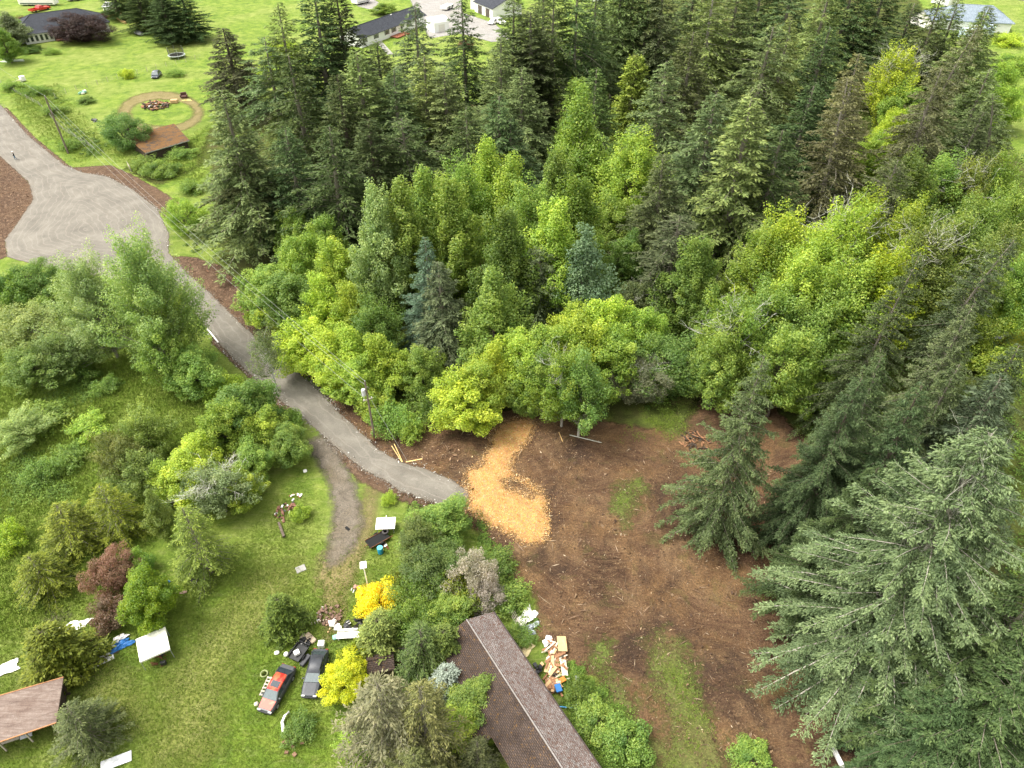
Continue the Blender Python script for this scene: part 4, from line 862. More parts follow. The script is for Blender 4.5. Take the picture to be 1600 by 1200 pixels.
for x in (0, -1.6, -3.2): gm.box((x, 0.06, .75), (.08, .05, 1.3))
gm.build('rails', M_PALEW, g_); MB().box((.15, 0, .8), (.16, .16, 1.6)).build('post', M_PALEW, g_)

# ================================================================ VEHICLES
def car(name, label, front, rear, L=4.7, W=1.78, H=1.42, paint=None, hood=None, roofc=None, trunk=None, sedan=True, sunroof=False, cat='car', z=0.0, cabin=(0.2, -0.34, 0.47, -0.47)):
    f, r = Vector(at3(*front)), Vector(at3(*rear)); c = (f + r) / 2; d = f - r
    e = empty(name, (c.x, c.y, z), math.atan2(d.y, d.x), label, cat)
    # hull from x = +L/2 (nose) back
    st = [(0.5, .30, .56, .60), (0.485, .24, .68, .78), (0.43, .20, .76, .86), (0.30, .18, .84, .90), (0.15, .18, .92, .91), (-0.1, .18, .95, .92), (-0.30, .18, .96, .91), (-0.42, .20, .95, .88), (-0.485, .26, .90, .80), (-0.5, .34, .74, .66)]
    def ring(x, zb, zt, hw):
        hw *= W / 2 / .92; x *= L
        return [(x, -hw * .93, zb), (x, -hw, zb + .18), (x, -hw, zt - .22), (x, -hw * .90, zt - .05), (x, -hw * .6, zt), (x, hw * .6, zt), (x, hw * .90, zt - .05), (x, hw, zt - .22), (x, hw, zb + .18), (x, hw * .93, zb)]
    MB().loft([ring(*s_) for s_ in st]).build('body', paint, e, smooth=False, bevel=.02)
    if hood:
        p = [(x * L, W * y, zz) for x, y, zz in ((.46, -.36, .745), (.46, .36, .745), (.24, .42, .885), (.24, -.42, .885))]; h = MB(); slab(h, *[(a, b, zz + .035) for a, b, zz in p], .03); h.build('hood', hood, e)
    x1, x2, b1_, b2_ = cabin
    hwB, hwT = W * .44, W * .355
    g = MB(); b = [(x1 * L + .35, -hwB, .90), (x1 * L + .35, hwB, .90), (b2_ * L + .35, hwB, .93), (b2_ * L + .35, -hwB, .93)]
    t_ = [(x1 * L - .42, -hwT, H - .03), (x1 * L - .42, hwT, H - .03), (x2 * L + .45, hwT, H - .06), (x2 * L + .45, -hwT, H - .06)]
    g.add(b + t_, [(0, 1, 5, 4), (1, 2, 6, 5), (2, 3, 7, 6), (3, 0, 4, 7), (4, 5, 6, 7)]); g.build('glasshouse', M_GLASS, e)
    rf = MB(); xa, xb = x1 * L - .38, x2 * L + .42
    rf.loft([[(x, -hwT - .03, zz - .05), (x, -hwT * .8, zz + .015), (x, 0, zz + .035), (x, hwT * .8, zz + .015), (x, hwT + .03, zz - .05), (x, 0, zz - .06)] for x, zz in ((xa, H - .02), ((xa + xb) / 2, H + .02), (xb, H - .045))]); ro = rf.build('roof', roofc or paint, e, smooth=True)
    if sunroof: MB().box(((xa + xb) / 2 + .3, 0, H + .055), (.62, .85, .03)).build('sunroof', M_GLASS, ro)
    pl = MB()
    for s_ in (-1, 1):
        pl.tube([(b[0][0], s_ * hwB, .92), (t_[0][0], s_ * hwT, H - .03)], .04, 4); pl.tube([(b[2][0], s_ * hwB, .94), (t_[2][0], s_ * hwT, H - .06)], .06, 4)
        mx = (b[0][0] + b[2][0]) / 2 - .1; pl.tube([(mx, s_ * hwB, .92), (mx, s_ * hwT, H - .03)], .045, 4)
    pl.build('pillar', paint, e)
    gl = M('car_window_glass', (0.10, 0.125, 0.13), 0.15, 0.7)
    ws = MB(); slab(ws, *[Vector(q) for q in ((b[0][0] + .01, -hwB * .92, .93), (b[1][0] + .01, hwB * .92, .93), (t_[1][0] + .03, hwT * .92, H - .05), (t_[0][0] + .03, -hwT * .92, H - .05))], -.02); ws.build('windscreen', gl, e)
    rw = MB(); slab(rw, *[Vector(q) for q in ((b[2][0] - .01, hwB * .9, .96), (b[3][0] - .01, -hwB * .9, .96), (t_[3][0] - .03, -hwT * .9, H - .08), (t_[2][0] - .03, hwT * .9, H - .08))], -.02); rw.build('rear_window', M_GLASS, e)
    if trunk:
        k = MB(); slab(k, (-.36 * L, -W * .40, .99), (-.36 * L, W * .40, .99), (-.485 * L, W * .36, .94), (-.485 * L, -W * .36, .94), .03); k.build('boot_lid', trunk, e)
    for sx in (.31, -.30):
        for sy in (-1, 1):
            wv = MB().lathe([(.2, -.1), (.31, -.11), (.33, -.06), (.33, .06), (.31, .11), (.2, .1)], n=16); wv.v = [(q[0] + sx * L, q[2] + sy * (W / 2 - .10), q[1] + .33) for q in wv.v]
            wo_ = wv.build('wheel', M_TYRE, e); rm = MB().lathe([(0, -.09), (.19, -.11), (.19, .11), (0, .09)], n=12); rm.v = [(q[0] + sx * L, q[2] + sy * (W / 2 - .095), q[1] + .33) for q in rm.v]; rm.build('rim', M_METAL, wo_)
    for sy in (-1, 1):
        MB().box((L * .487, sy * W * .33, .62), (.10, .34, .14)).build('headlight', M('headlight_glass', (.75, .76, .74), .15), e)
        MB().box((-L * .492, sy * W * .34, .76), (.08, .3, .15)).build('taillight', M('red_lens', (.3, .01, .01), .2), e)
        MB().box((x1 * L + .05, sy * (W / 2 + .05), .98), (.14, .16, .11)).build('mirror', paint, e)
    MB().box((L * .497, 0, .42), (.12, W * .8, .2)).build('front_bumper', M('dark_grey_bumper', (.05, .05, .055), .6), e)
    MB().box((-L * .497, 0, .45), (.12, W * .8, .2)).build('rear_bumper', M('dark_grey_bumper', (.05, .05, .055), .6), e)
    return e
def faded(name, a, b, lo=.45, hi=.6, sc=2.0):
    m, t, out = newmat(name); co = coords(t); n = noise(t, sc, 4, .6, co, .5); principled(t, out, ramp(t, n, [(lo, a), (hi, b)]), .4, .5); return m
M_FRED = faded('faded_red_paint', (0.55, 0.035, 0.025), (0.62, 0.13, 0.06))
M_HOOD = faded('peeling_orange_red_hood', (0.52, 0.06, 0.03), (0.62, 0.22, 0.12), .5, .8, 1.3)
M_DG = M('dark_grey_car_body', (0.055, 0.057, 0.062), .4, .5)
car('red_car', 'red sedan with faded orange hood parked on the lawn in front of a black trailer', (416, 1114), (453, 1048), paint=M_DG, hood=M_HOOD, roofc=M_FRED, trunk=M_DG, sunroof=True, L=4.75)
car('grey_car', 'dark grey coupe half hidden under the brilliant golden-green shrub', (485, 1090), (503, 1023), paint=M('charcoal_matt_paint', (0.040, 0.043, 0.052), .5, .5), L=4.9, H=1.32, cabin=(0.16, -0.40, 0.47, -0.50))
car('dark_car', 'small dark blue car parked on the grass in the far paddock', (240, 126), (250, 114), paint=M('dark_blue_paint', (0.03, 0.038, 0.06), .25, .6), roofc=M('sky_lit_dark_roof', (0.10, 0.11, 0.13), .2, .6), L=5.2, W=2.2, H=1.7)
car('white_car', 'white car parked in front of the garage at the top', (763, 40), (779, 34), paint=M_PWHITE, L=5.2, W=2.2, H=1.7)
# pickup truck, red, and white motorhome at the top left
def pickup(name, label, front, rear, paint, L=6.2, W=2.3):
    f, r = at3(*front), at3(*rear); c = (f + r) / 2; d = f - r; e = empty(name, c, math.atan2(d.y, d.x), label, 'pickup truck')
    b = MB(); b.loft([[(x, -W / 2, .5), (x, -W / 2, zt), (x, W / 2, zt), (x, W / 2, .5)] for x, zt in ((L / 2, .95), (L * .46, 1.15), (L * .18, 1.25), (L * .17, 1.25), (-L * .12, 1.25))]); b.build('body', paint, e, bevel=.03)
    k = MB(); k.loft([[(x, -w, 1.25), (x2, -w * .86, 1.95), (x2, w * .86, 1.95), (x, w, 1.25)] for x, x2, w in ((L * .18, L * .10, W * .46), (-L * .12, -L * .08, W * .46))]); k.build('cab', paint, e)
    bd = MB(); bd.box((-L * .31, 0, .75), (L * .38, W, .12))
    for s_ in (-1, 1): bd.box((-L * .31, s_ * (W / 2 - .05), 1.03), (L * .38, .1, .44))
    bd.box((-L * .49, 0, 1.03), (.1, W - .2, .44)); bd.build('cargo_bed', paint, e)
    g = MB(); g.box((L * .148, 0, 1.6), (.04, W * .78, .5), ry=-.75); g.build('windscreen', M_GLASS, e)
    for sx in (.32, -.32):
        for sy in (-1, 1):
            wv = MB().lathe([(.25, -.13), (.4, -.13), (.42, 0), (.4, .13), (.25, .13)], n=14); wv.v = [(q[0] + sx * L, q[2] + sy * (W / 2 - .1), q[1] + .42) for q in wv.v]; wv.build('wheel', M_TYRE, e)
    for sy in (-1, 1): MB().box((L * .5, sy * W * .36, .85), (.08, .35, .2)).build('headlight', M_PWHITE, e)
pickup('red_pickup', 'bright red pickup truck beside the white motorhome at the top left', (76, 14), (50, 20), M_RED, 8.0, 2.8)
def motorhome(name, label, a, b, W, H, stripe, wn):
    A, B = at3(*a), at3(*b); c = (A + B) / 2; d = B - A; L = d.length; e = empty(name, c, math.atan2(d.y, d.x), label, 'trailer')
    MB().box((0, 0, H / 2 + .5), (L, W, H)).build('body', M_PWHITE, e, bevel=.15)
    for i in range(wn): MB().box((-L / 2 + L * (i + .7) / wn, -W / 2 - .02, H * .68 + .3), (L / wn * .42, .06, .8)).build('window', M_GLASS, e)
    MB().box((0, -W / 2 - .015, 1.0), (L * .9, .05, .35)).build('stripe', stripe, e)
    for x in (-.3, 0.1, .3): MB().lathe([(0, H + .5), (.35, H + .5), (.35, H + .72), (0, H + .75)], (x * L, 0, 0), 10).build('roof_vent', M_METAL, e)
    for x in (-.22, -.12, .3):
        wv = MB().lathe([(0, -.14), (.42, -.14), (.42, .14), (0, .14)], n=12); wv.v = [(q[0] + x * L, q[2] - W / 2 + .2, q[1] + .42) for q in wv.v]; wv.build('wheel', M_TYRE, e)
motorhome('motorhome', 'long white motorhome parked behind the hip-roofed house at the top left', (34, 8), (90, 8), 3.6, 4.0, M('dark_green_stripe', (.02, .06, .05), .4), 5)
motorhome('camper_trailer', 'white camper trailer on the grey pad at the top, left of a clipped bush', (554, 8), (574, 3), 3.6, 3.6, M('grey_stripe', (.3, .3, .32), .4), 3)
motorhome('utility_trailer', 'low white trailer by itself on the grey gravel yard at the top', (693, 17), (704, 12), 3.0, 1.1, M_METAL, 2)
motorhome('livestock_trailer', 'white trailer at the top edge above the small garden shed', (105, 2), (126, 0), 3, 2.4, M_METAL, 2)
def pickup2(): pickup('white_pickup', 'white pickup with dark bed beside the white outbuilding at the top', (788, 40), (772, 32), M_PWHITE, 7, 2.5)
pickup2()

# ================================================================ TREES AND SHRUBS
FD=(0.084,0.128,0.042); FG=(0.138,0.188,0.072); FL=(0.165,0.218,0.070); FB=(0.180,0.192,0.088); FS=(0.165,0.225,0.125)
MG=(0.132,0.218,0.036); MM=(0.192,0.290,0.048); MB_=(0.268,0.380,0.048); MY=(0.335,0.430,0.042); MP=(0.255,0.335,0.105); MO=(0.18,0.24,0.042)
def T(rows):
    for w in rows:
        kind, x, y, h, R, col, name, label = w[:8]; kw = w[8] if len(w) > 8 else {}
        tree(kind, x, y, h, R, col, name, label, 'shrub' if 'shrub' in name or 'bush' in name else 'tree', **kw)
B0 = dict(bare_=0, bark=M_BARKL, bk=1.1); B1 = dict(bare_=1, bark=M_BARKL, bk=1.25); PB = dict(bark=M_BARKL); BS = dict(base=True)
# --- upper left: house garden and paddock
T([
('maple_a',2,20,10,5.0,MG,'broadleaf_tree','dark green leafy tree at the very top left corner beside the dark hip-roofed house'),
('maple_b',-6,40,11,5.0,MG,'broadleaf_tree','leafy tree cut by the left edge of the photo below the red hedge'),
('column',32,78,12,5.0,(0.20,0.24,0.13),'broadleaf_tree','grey-green pointed tree at the left corner of the dark hip-roofed house',BS),
('round',118,20,9,11.0,(0.040,0.020,0.022),'plum_tree','big dark purple-leaved tree in front of the hip-roofed house'),
('shrub_a',15,75,3,3.2,MM,'shrub','round green shrub left of the hip-roofed house, at the foot of the grey-green tree',BS),
('shrub_a',52,81,2.2,3.4,MG,'shrub','low green shrub under the white porch wall of the hip-roofed house',BS),
('shrub_b',82,84,2,2.8,MM,'shrub','loose shrub on the lawn edge between the porch and the purple tree',BS),
('fir_c',188,30,17,6.5,FD,'conifer_tree','dark conifer at the left end of the dense clump behind the trampoline',BS),
('fir_c',222,22,18,7.5,(0.052,0.096,0.027),'conifer_tree','dark conifer second from the left in the clump behind the trampoline',BS),
('fir_c',258,30,18,8.0,FD,'conifer_tree','dark conifer at the middle of the clump behind the trampoline',BS),
('fir_c',303,62,17,7.5,(0.058,0.099,0.030),'conifer_tree','dark conifer at the right end of the clump behind the trampoline',BS),
('fir_c',232,50,14,7.0,(0.058,0.099,0.027),'conifer_tree','lower front conifer of the clump, nearest the grey covered boat',BS),
('fir_c',270,66,15,7.5,(0.055,0.093,0.030),'conifer_tree','lower front conifer of the clump, directly behind the trampoline',BS),
('shrub_a',195,106,3,2.2,MY,'shrub','small bright yellow-green bush on the wire fence left of the dark parked car'),
('round',184,174,9,5.6,(0.13,0.24,0.06),'maple_tree','round green tree at the left end of the moss-covered shed'),
('shrub_b',275,118,2,3.2,MM,'shrub','low spreading shrub on the grass right of the dark parked car',BS),
('shrub_b',135,160,1.6,3.0,MG,'shrub','flat scrubby bush in the paddock above the round green tree',BS),
('shrub_b',58,147,2.6,4.0,MG,'shrub','leafy bush on the fence line near the top of the upper gravel road',BS),
('shrub_b',20,140,2.6,4.0,MM,'shrub','overgrown hedge bush at the left edge above the upper gravel road',BS),
('shrub_b',85,178,2.6,3.6,MM,'shrub','hedge bush left of the tall leaning utility pole',BS),
('shrub_b',112,232,2.6,3.0,MG,'shrub','dark tangled bush at the foot of the tall upper utility pole',BS),
('shrub_b',228,262,2.8,4.0,MM,'shrub','leafy bush in front of the moss-covered shed, nearest the road',BS),
('shrub_a',252,272,3,4.0,MG,'shrub','dark green bush on the bank right of the moss-covered shed',BS),
('shrub_b',285,245,2.2,3.6,MM,'shrub','low brambly bush beneath the right eave of the moss-covered shed',BS),
('shrub_b',300,300,2.6,3.2,MG,'shrub','green bush between the road bend and the grey-green fir',BS),
('shrub_a',435,60,6,6.0,MY,'shrub','yellow-green bushy tree in the far field left of the tall dark firs'),
('shrub_a',408,100,5,5.0,MB_,'shrub','lower yellow-green bush in the gap between the two leftmost firs'),
('maple_b',598,4,4,5,MM,'bush','leafy green bush beside the white camper trailer at the top'),
('shrub_a',728,74,2.5,2.6,(0.130,0.050,0.030),'shrub','small red-leaved shrub on the lawn right of the long white house',BS),
('shrub_a',25,42,3,8.0,(0.090,0.020,0.020),'shrub','dark red hedge behind the left corner of the hip-roofed house',BS),
])
# --- conifers along the left and top of the wood
T([
('fir_b',348,44,22,10.2,(0.070,0.075,0.035),'fir_tree','dark drooping fir standing alone at the right of the paddock'),
('fir_a',350,142,30,9.2,FG,'fir_tree','tall grey-green fir beside the road bend, leftmost of the wood'),
('fir_d',372,230,20,8.3,(0.087,0.109,0.047),'fir_tree','lower grey fir half hidden behind the tall fir at the road bend'),
('fir_b',432,8,32,8.2,FL,'fir_tree','thin-topped olive fir with lichen at the left of the top row',dict()),
('fir_d',410,60,26,7.7,FG,'fir_tree','ragged grey fir between the drooping fir and the thin-topped olive fir',dict()),
('fir_a',482,-30,36,10.9,FD,'fir_tree','tallest dark fir at the upper left, its top cut by the frame'),
('fir_c',525,-20,34,9.6,(0.067,0.084,0.032),'fir_tree','tall dark fir just right of the tallest one, beside the long white house'),
('fir_b',455,90,30,9.0,FD,'fir_tree','dark fir in front of the tallest fir at the upper left'),
('fir_c',556,84,30,9.6,FL,'fir_tree','full olive-green fir below the left end of the long white house'),
('fir_a',528,120,28,9.0,(0.072,0.102,0.038),'fir_tree','dark fir standing left of the full olive fir below the white house'),
('fir_c',588,66,19,7.0,FG,'fir_tree','small grey fir directly below the wall of the long white house'),
('fir_b',645,8,32,8.3,(0.123,0.152,0.068),'fir_tree','grey-green fir in front of the right half of the long white house'),
('fir_a',610,112,27,9.0,FD,'fir_tree','dark fir centred below the long white house'),
('fir_a',660,92,28,9.6,FL,'fir_tree','broad light olive fir right of centre below the long white house'),
('fir_c',692,108,27,9.0,FG,'fir_tree','grey-green fir with pale twigs left of the narrow dark one',dict()),
('fir_b',724,0,30,8.3,FD,'fir_tree','narrow dark fir rising in front of the gravel yard'),
('fir_a',780,60,27,8.3,FG,'fir_tree','grey-green fir right of the narrow dark one before the gravel yard'),
('fir_a',800,-10,32,10.2,FG,'fir_tree','tall grey-green fir right of the white garage, its top at the frame'),
('fir_c',835,20,29,9.6,(0.080,0.104,0.041),'fir_tree','dark full fir right of the tall one beside the white garage'),
('fir_a',818,108,24,8.3,FG,'fir_tree','grey-green fir below the full dark fir right of the garage'),
('fir_c',843,82,19,5.8,FL,'fir_tree','slim light-tipped young fir in the gap below the garage'),
('fir_d',866,-18,33,7.7,FD,'fir_tree','open dark fir with bare lower trunk left of the sunny lawn gap'),
('fir_d',905,-30,34,8.3,FD,'fir_tree','dark fir with a thick bare trunk right of the sunny lawn gap'),
('fir_b',775,150,26,8.3,FD,'fir_tree','shaded drooping fir above the middle of the bright maples'),
('fir_b',730,170,24,7.7,FD,'fir_tree','dark fir behind the topmost bright maple'),
('fir_d',632,185,24,8.3,FD,'fir_tree','dark fir behind the maples, straight below the white house'),
('fir_a',575,185,25,9.0,(0.065,0.094,0.032),'fir_tree','dark spreading fir with low boughs above the leftmost bright maples'),
('fir_b',505,200,26,8.3,FD,'fir_tree','dark fir with a ragged skirt left of the spreading one'),
('fir_a',445,205,24,8.3,FD,'fir_tree','shaded fir right of the tall fir at the road bend'),
('fir_a',935,-45,34,8,FG,'fir_tree','grey-green fir at the top edge just right of the thick bare trunk'),
('fir_b',975,-60,34,8.5,FL,'fir_tree','tall olive fir whose top is cut by the frame near the top centre'),
('fir_a',1020,-65,35,8.5,FD,'fir_tree','dark fir cut by the top edge between the two tallest pale-tipped firs'),
('fir_b',850,-60,34,7.5,FG,'fir_tree','tall grey-green fir cut by the top edge just left of the sunny lawn gap'),
('fir_c',960,-35,27,8.3,FD,'fir_tree','dark conifer right of the sunny lawn gap'),
('fir_b',992,-53,33,9.0,FL,'fir_tree','tall light olive fir with pale bare twigs near the top centre',dict()),
('fir_b',1045,-47,33,9.6,(0.138,0.162,0.068),'fir_tree','tall pale-tipped fir at the top centre, second right of the lawn gap',dict()),
('fir_a',1090,-65,33,9.0,FG,'fir_tree','grey-green fir at the top right of centre, third right of the lawn gap'),
('fir_b',1122,-40,33,9.6,FL,'fir_tree','olive fir with a visible pale stem near the top, fourth right of the lawn gap',dict(bark=M_BARKL)),
('fir_a',1160,-55,34,9.6,FG,'fir_tree','grey-green fir at the top edge, fifth right of the lawn gap'),
('fir_b',1042,98,28,9.0,FG,'fir_tree','grey fir standing in the second row below the top centre'),
('cedar',995,85,24,6.0,MO,'cedar_tree','smooth yellowish-green cedar between the greyer firs near the top centre'),
('fir_a',1085,52,29,9.0,(0.109,0.128,0.047),'fir_tree','olive-brown fir in the second row right of the grey one'),
('fir_a',1116,148,29,10.0,FG,'fir_tree','large grey-green fir above the middle right of the wood, left of its twin'),
('fir_c',1182,156,31,9.6,FL,'fir_tree','light grey-green fir with a thick bare trunk at its foot, right of its twin',dict()),
('fir_d',1205,42,31,8.3,FG,'fir_tree','fir with two bare leaning stems showing near the upper right'),
('fir_b',1236,34,31,9.0,FL,'fir_tree','olive fir with long pale stem at the upper right'),
('fir_a',1205,-70,34,9.0,FD,'fir_tree','dark fir at the top edge right of the centre row'),
('fir_a',1250,-65,34,9.6,FG,'fir_tree','grey-green fir at the top edge, above the fir with the long pale stem'),
('fir_b',1300,-40,33,9.6,FL,'fir_tree','light olive fir near the top edge left of the blue-roofed house'),
('fir_a',1345,-70,33,10.2,FD,'fir_tree','dark broad fir at the top edge left of the blue-roofed house'),
('fir_a',1395,-60,31,10.2,FD,'fir_tree','darkest fir at the top edge nearest the blue-roofed house'),
('fir_c',1425,7,26,9.0,(0.072,0.109,0.041),'fir_tree','dark rounded fir in front of the left end of the blue-roofed house'),
('fir_b',1352,88,30,8.3,FB,'fir_tree','brown-tipped thinning fir at the upper right'),
('fir_e',1338,140,30,6.8,(0.131,0.133,0.061),'fir_tree','brownish fir with a pale bare leaning trunk at the upper right',dict()),
('fir_a',1290,42,29,9.0,FD,'fir_tree','dark fir left of the brown-tipped thinning one'),
('fir_a',1268,135,27,9.0,FD,'fir_tree','shaded green fir below the fir with the long pale stem'),
('fir_b',1225,205,26,9.0,FD,'fir_tree','low dark fir right of the thick bare trunk'),
('fir_e',1496,46,33,6.2,FB,'fir_tree','tall sparse brownish fir leaning right below the blue-roofed house',dict()),
('fir_d',1470,110,30,6.2,(0.116,0.123,0.054),'fir_tree','sparse fir with bare lower trunk left of the tall leaning brown one',dict()),
('fir_b',1475,-5,29,8.0,FG,'fir_tree','grey-green fir between the two pale blue-roofed buildings at the top right'),
('fir_a',1540,22,28,8.5,FL,'fir_tree','light fir covering the right part of the blue-roofed house'),
('shrub_a',1590,85,5,7,MB_,'shrub','yellow-green thicket in the field at the top right edge'),
('shrub_b',1578,50,4,6,MY,'shrub','sparse yellowish bushes right of the blue-roofed house'),
('alder_b',1580,95,12,7,MB_,'broadleaf_tree','bright open tree at the right edge beside the yellow-green thicket'),
('fir_a',1550,12,26,9.0,FG,'fir_tree','grey-green fir on the right of the blue-roofed house'),
('fir_a',1500,2,27,8.3,FG,'fir_tree','grey-green fir right in front of the blue-roofed house'),
('fir_b',1545,110,24,8.3,FG,'fir_tree','grey fir beside the bright field at the right edge'),
('fir_a',1525,175,24,7.7,(0.087,0.116,0.046),'fir_tree','smaller dark fir left of the pale alders at the right edge'),
('fir_e',1600,150,26,5.8,FG,'fir_tree','leaning fir with a bare pole trunk cut by the right edge'),
('fir_a',935,110,26,7.7,(0.087,0.145,0.041),'fir_tree','green conifer at the foot of the sunny lawn gap'),
('cedar',905,120,20,5.5,MG,'cedar_tree','bright green cedar below the thick bare trunk by the lawn gap'),
('fir_b',800,190,22,7.7,(0.072,0.109,0.041),'fir_tree','weeping grey-green fir left of the tall bright aspen'),
])
# --- bright mixed wood, middle
T([
('column',912,128,27,5.0,MM,'aspen_tree','tall soft green tree rising above the middle of the wood',PB),
('tall_c',1000,192,23,7.5,MB_,'maple_tree','large bright yellow-green tree at the upper middle, below the cedar'),
('maple_b',955,225,15,5.0,MM,'maple_tree','green tree tucked to the left of the large bright yellow-green one'),
('tall_a',868,232,24,5.0,MG,'maple_tree','dark leafy green tree left of the tall soft green aspen'),
('tall_a',905,270,24,5.0,(0.122,0.196,0.020),'maple_tree','mid green tree below the tall soft green aspen'),
('tall_b',762,212,24,5.0,MB_,'maple_tree','topmost bright maple of the middle wood with a pointed crown'),
('tall_b',800,238,24,5.0,MB_,'maple_tree','bright maple just right of the topmost pointed one'),
('tall_c',722,232,24,5.0,MM,'maple_tree','mid green maple just left of the topmost pointed one'),
('tall_a',700,270,24,5.0,MM,'maple_tree','second-row green maple straight above the blue-grey spruce'),
('tall_b',660,258,24,5.0,MM,'maple_tree','green pointed maple among the three left of the topmost bright one'),
('tall_b',622,276,24,5.0,MM,'maple_tree','green maple with feathery top, second from the left of the upper maples'),
('tall_a',580,286,24,5.0,MP,'maple_tree','pale-edged green maple at the upper left corner of the maple stand'),
('tall_c',835,268,24,5.0,MM,'maple_tree','loose green maple right of the two brightest pointed ones'),
('tall_a',870,305,24,5.0,MB_,'maple_tree','round yellow-green maple above the tall pale aspen'),
('tall_a',790,320,24,5.0,(0.118,0.190,0.028),'maple_tree','cool green maple in the centre of the maple stand'),
('column',918,350,21,4.4,(0.150,0.220,0.110),'aspen_tree','tall pale silvery green aspen at the right of the maple stand',dict(bark=M_BARKL)),
('fir_d',845,385,17,4.6,(0.123,0.160,0.068),'fir_tree','small sparse fir with lichen-grey branches in the middle of the maples',dict(bare_=0)),
('tall_b',770,420,19,4.8,MM,'maple_tree','green tree low in the middle between spruce and small sparse fir'),
('fir_mid',662,372,20,5.2,(0.109,0.167,0.101),'spruce_tree','blue-grey spruce with a pointed tip among the maples'),
('fir_b',688,408,18,5.2,(0.123,0.157,0.074),'fir_tree','grey-green fir just right of and below the blue-grey spruce',dict()),
('maple_a',455,318,13,5.0,MM,'maple_tree','bright green tree behind the tall fir at the road bend'),
('maple_b',500,330,14,5.0,MM,'maple_tree','fresh green tree beneath the dark fir with the ragged skirt'),
('maple_a',465,362,13,5.4,MB_,'maple_tree','yellow-green maple upper left of the front group by the road'),
('maple_b',515,368,14,5.6,MB_,'maple_tree','yellow-green maple at the top of the front group by the road'),
('maple_a',410,418,10,5.2,MM,'maple_tree','green maple nearest the road above the mulch bank'),
('maple_a',445,425,11,5.2,MM,'maple_tree','green round maple second from the road above the mulch bank'),
('maple_c',500,425,13,5.0,MY,'maple_tree','bright yellow-green maple in the middle of the roadside group'),
('maple_c',545,438,13,4.8,MY,'maple_tree','bright yellow-green maple right of the middle of the roadside group'),
('maple_a',412,452,7,4.0,MB_,'maple_tree','small yellow-green tree at the edge of the road'),
('alder_a',580,465,12,5.0,(0.136,0.218,0.032),'maple_tree','fern-like green tree left of the spruce foot'),
('maple_b',465,500,9,4.8,MY,'maple_tree','yellow-green maple on the bank over the road bend'),
('maple_c',510,515,10,4.6,MY,'maple_tree','yellow-green maple above the leaning birch'),
('maple_c',543,508,11,4.6,MY,'maple_tree','yellow maple left of the short utility pole, behind it'),
('maple_c',590,520,10.5,4.5,MY,'maple_tree','yellow-green maple just above the transformer on the short pole'),
('maple_b',555,558,8,4.0,MB_,'maple_tree','low yellow-green tree touching the top of the short utility pole'),
('shrub_b',612,632,4.5,3.4,MM,'shrub','leafy shrub right of the short utility pole'),
('shrub_b',640,648,3.6,2.6,MB_,'shrub','bright shrub right of the pole above the two survey stakes'),
('shrub_a',585,610,4.5,3.0,MB_,'shrub','yellow-green bush directly behind the short utility pole'),
('shrub_b',672,612,5,3.2,MG,'shrub','mid green bush at the right of the reddish bare patch'),
('maple_b',655,540,9,3.6,MM,'maple_tree','slim green tree by the reddish bare patch'),
('maple_b',722,578,10,4.6,MY,'maple_tree','brilliant yellow-green maple with pale stems left of the chip pile',PB),
('maple_c',768,538,12,4.6,MY,'maple_tree','tall yellow-green maple above the top of the chip pile'),
('maple_a',812,515,13,5.0,MB_,'maple_tree','rounded bright maple above and right of the chip pile'),
('maple_b',745,560,11,4.2,MB_,'maple_tree','bright maple between the pale-stemmed one and the chip pile'),
('maple_a',860,505,13,5.2,MB_,'maple_tree','bright broccoli-topped maple in the front row above the clearing'),
('maple_a',905,478,14,5.6,MY,'maple_tree','broad yellow-green maple top above the middle of the front row'),
('maple_a',950,462,14,5.6,MY,'maple_tree','highest yellow-green crown of the front row'),
('maple_a',1000,478,12,5.0,MB_,'maple_tree','yellow-green crown at the right end of the front row'),
('maple_b',965,515,12,5.0,MB_,'maple_tree','green-yellow maple below the highest crown of the front row'),
('alder_a',885,540,14,5.0,(0.158,0.253,0.028),'alder_tree','olive-yellow alder with white lichen twigs in the front row',B0),
('alder_b',915,545,15,4.4,(0.143,0.230,0.040),'alder_tree','alder with a clean pale trunk standing at the clearing edge',PB),
('maple_b',840,545,12,4.0,MM,'maple_tree','slender green tree with a bare lower stem right of the chip pile',PB),
('round',1050,525,10,6.0,(0.136,0.218,0.044),'willow_tree','big round grey-green willow at the top of the clearing'),
('round',1005,555,8,4.2,(0.200,0.220,0.130),'dead_tree','pale dead lichen-covered shrub left of the round willow',dict(bare_=1)),
('maple_a',1000,440,9,4.0,(0.112,0.149,0.048),'shrub','greyish twiggy bush in the dark hollow above the front row',dict(bare_=0)),
('tall_a',1095,368,18,4.8,MM,'maple_tree','solitary bright green column-like tree right of centre, by a bare trunk'),
('maple_b',1108,430,12,4.6,MM,'maple_tree','green tree below the solitary column-like one'),
('fir_a',1045,245,23,7.0,(0.087,0.116,0.049),'fir_tree','broad grey fir with low hanging boughs right of the large bright tree'),
('fir_d',1060,340,18,6.5,(0.080,0.099,0.046),'fir_tree','low shaded grey fir boughs above the dark hollow'),
('maple_b',960,300,14,5.2,MM,'maple_tree','green tree below the large bright yellow-green one'),
('maple_b',985,360,12,4.8,MG,'maple_tree','shaded green tree right of the pale silvery aspen'),
('shrub_a',1020,420,5,4.5,MG,'shrub','dark green bush in the hollow below the low shaded fir boughs'),
('shrub_a',955,425,5,4.5,MG,'shrub','green bush above the highest yellow crown of the front row'),
('shrub_b',1090,480,5,4.5,MM,'shrub','leafy bush right of the dark hollow'),
('shrub_b',1040,485,4,4.0,MG,'shrub','low bush just above the round willow'),
])
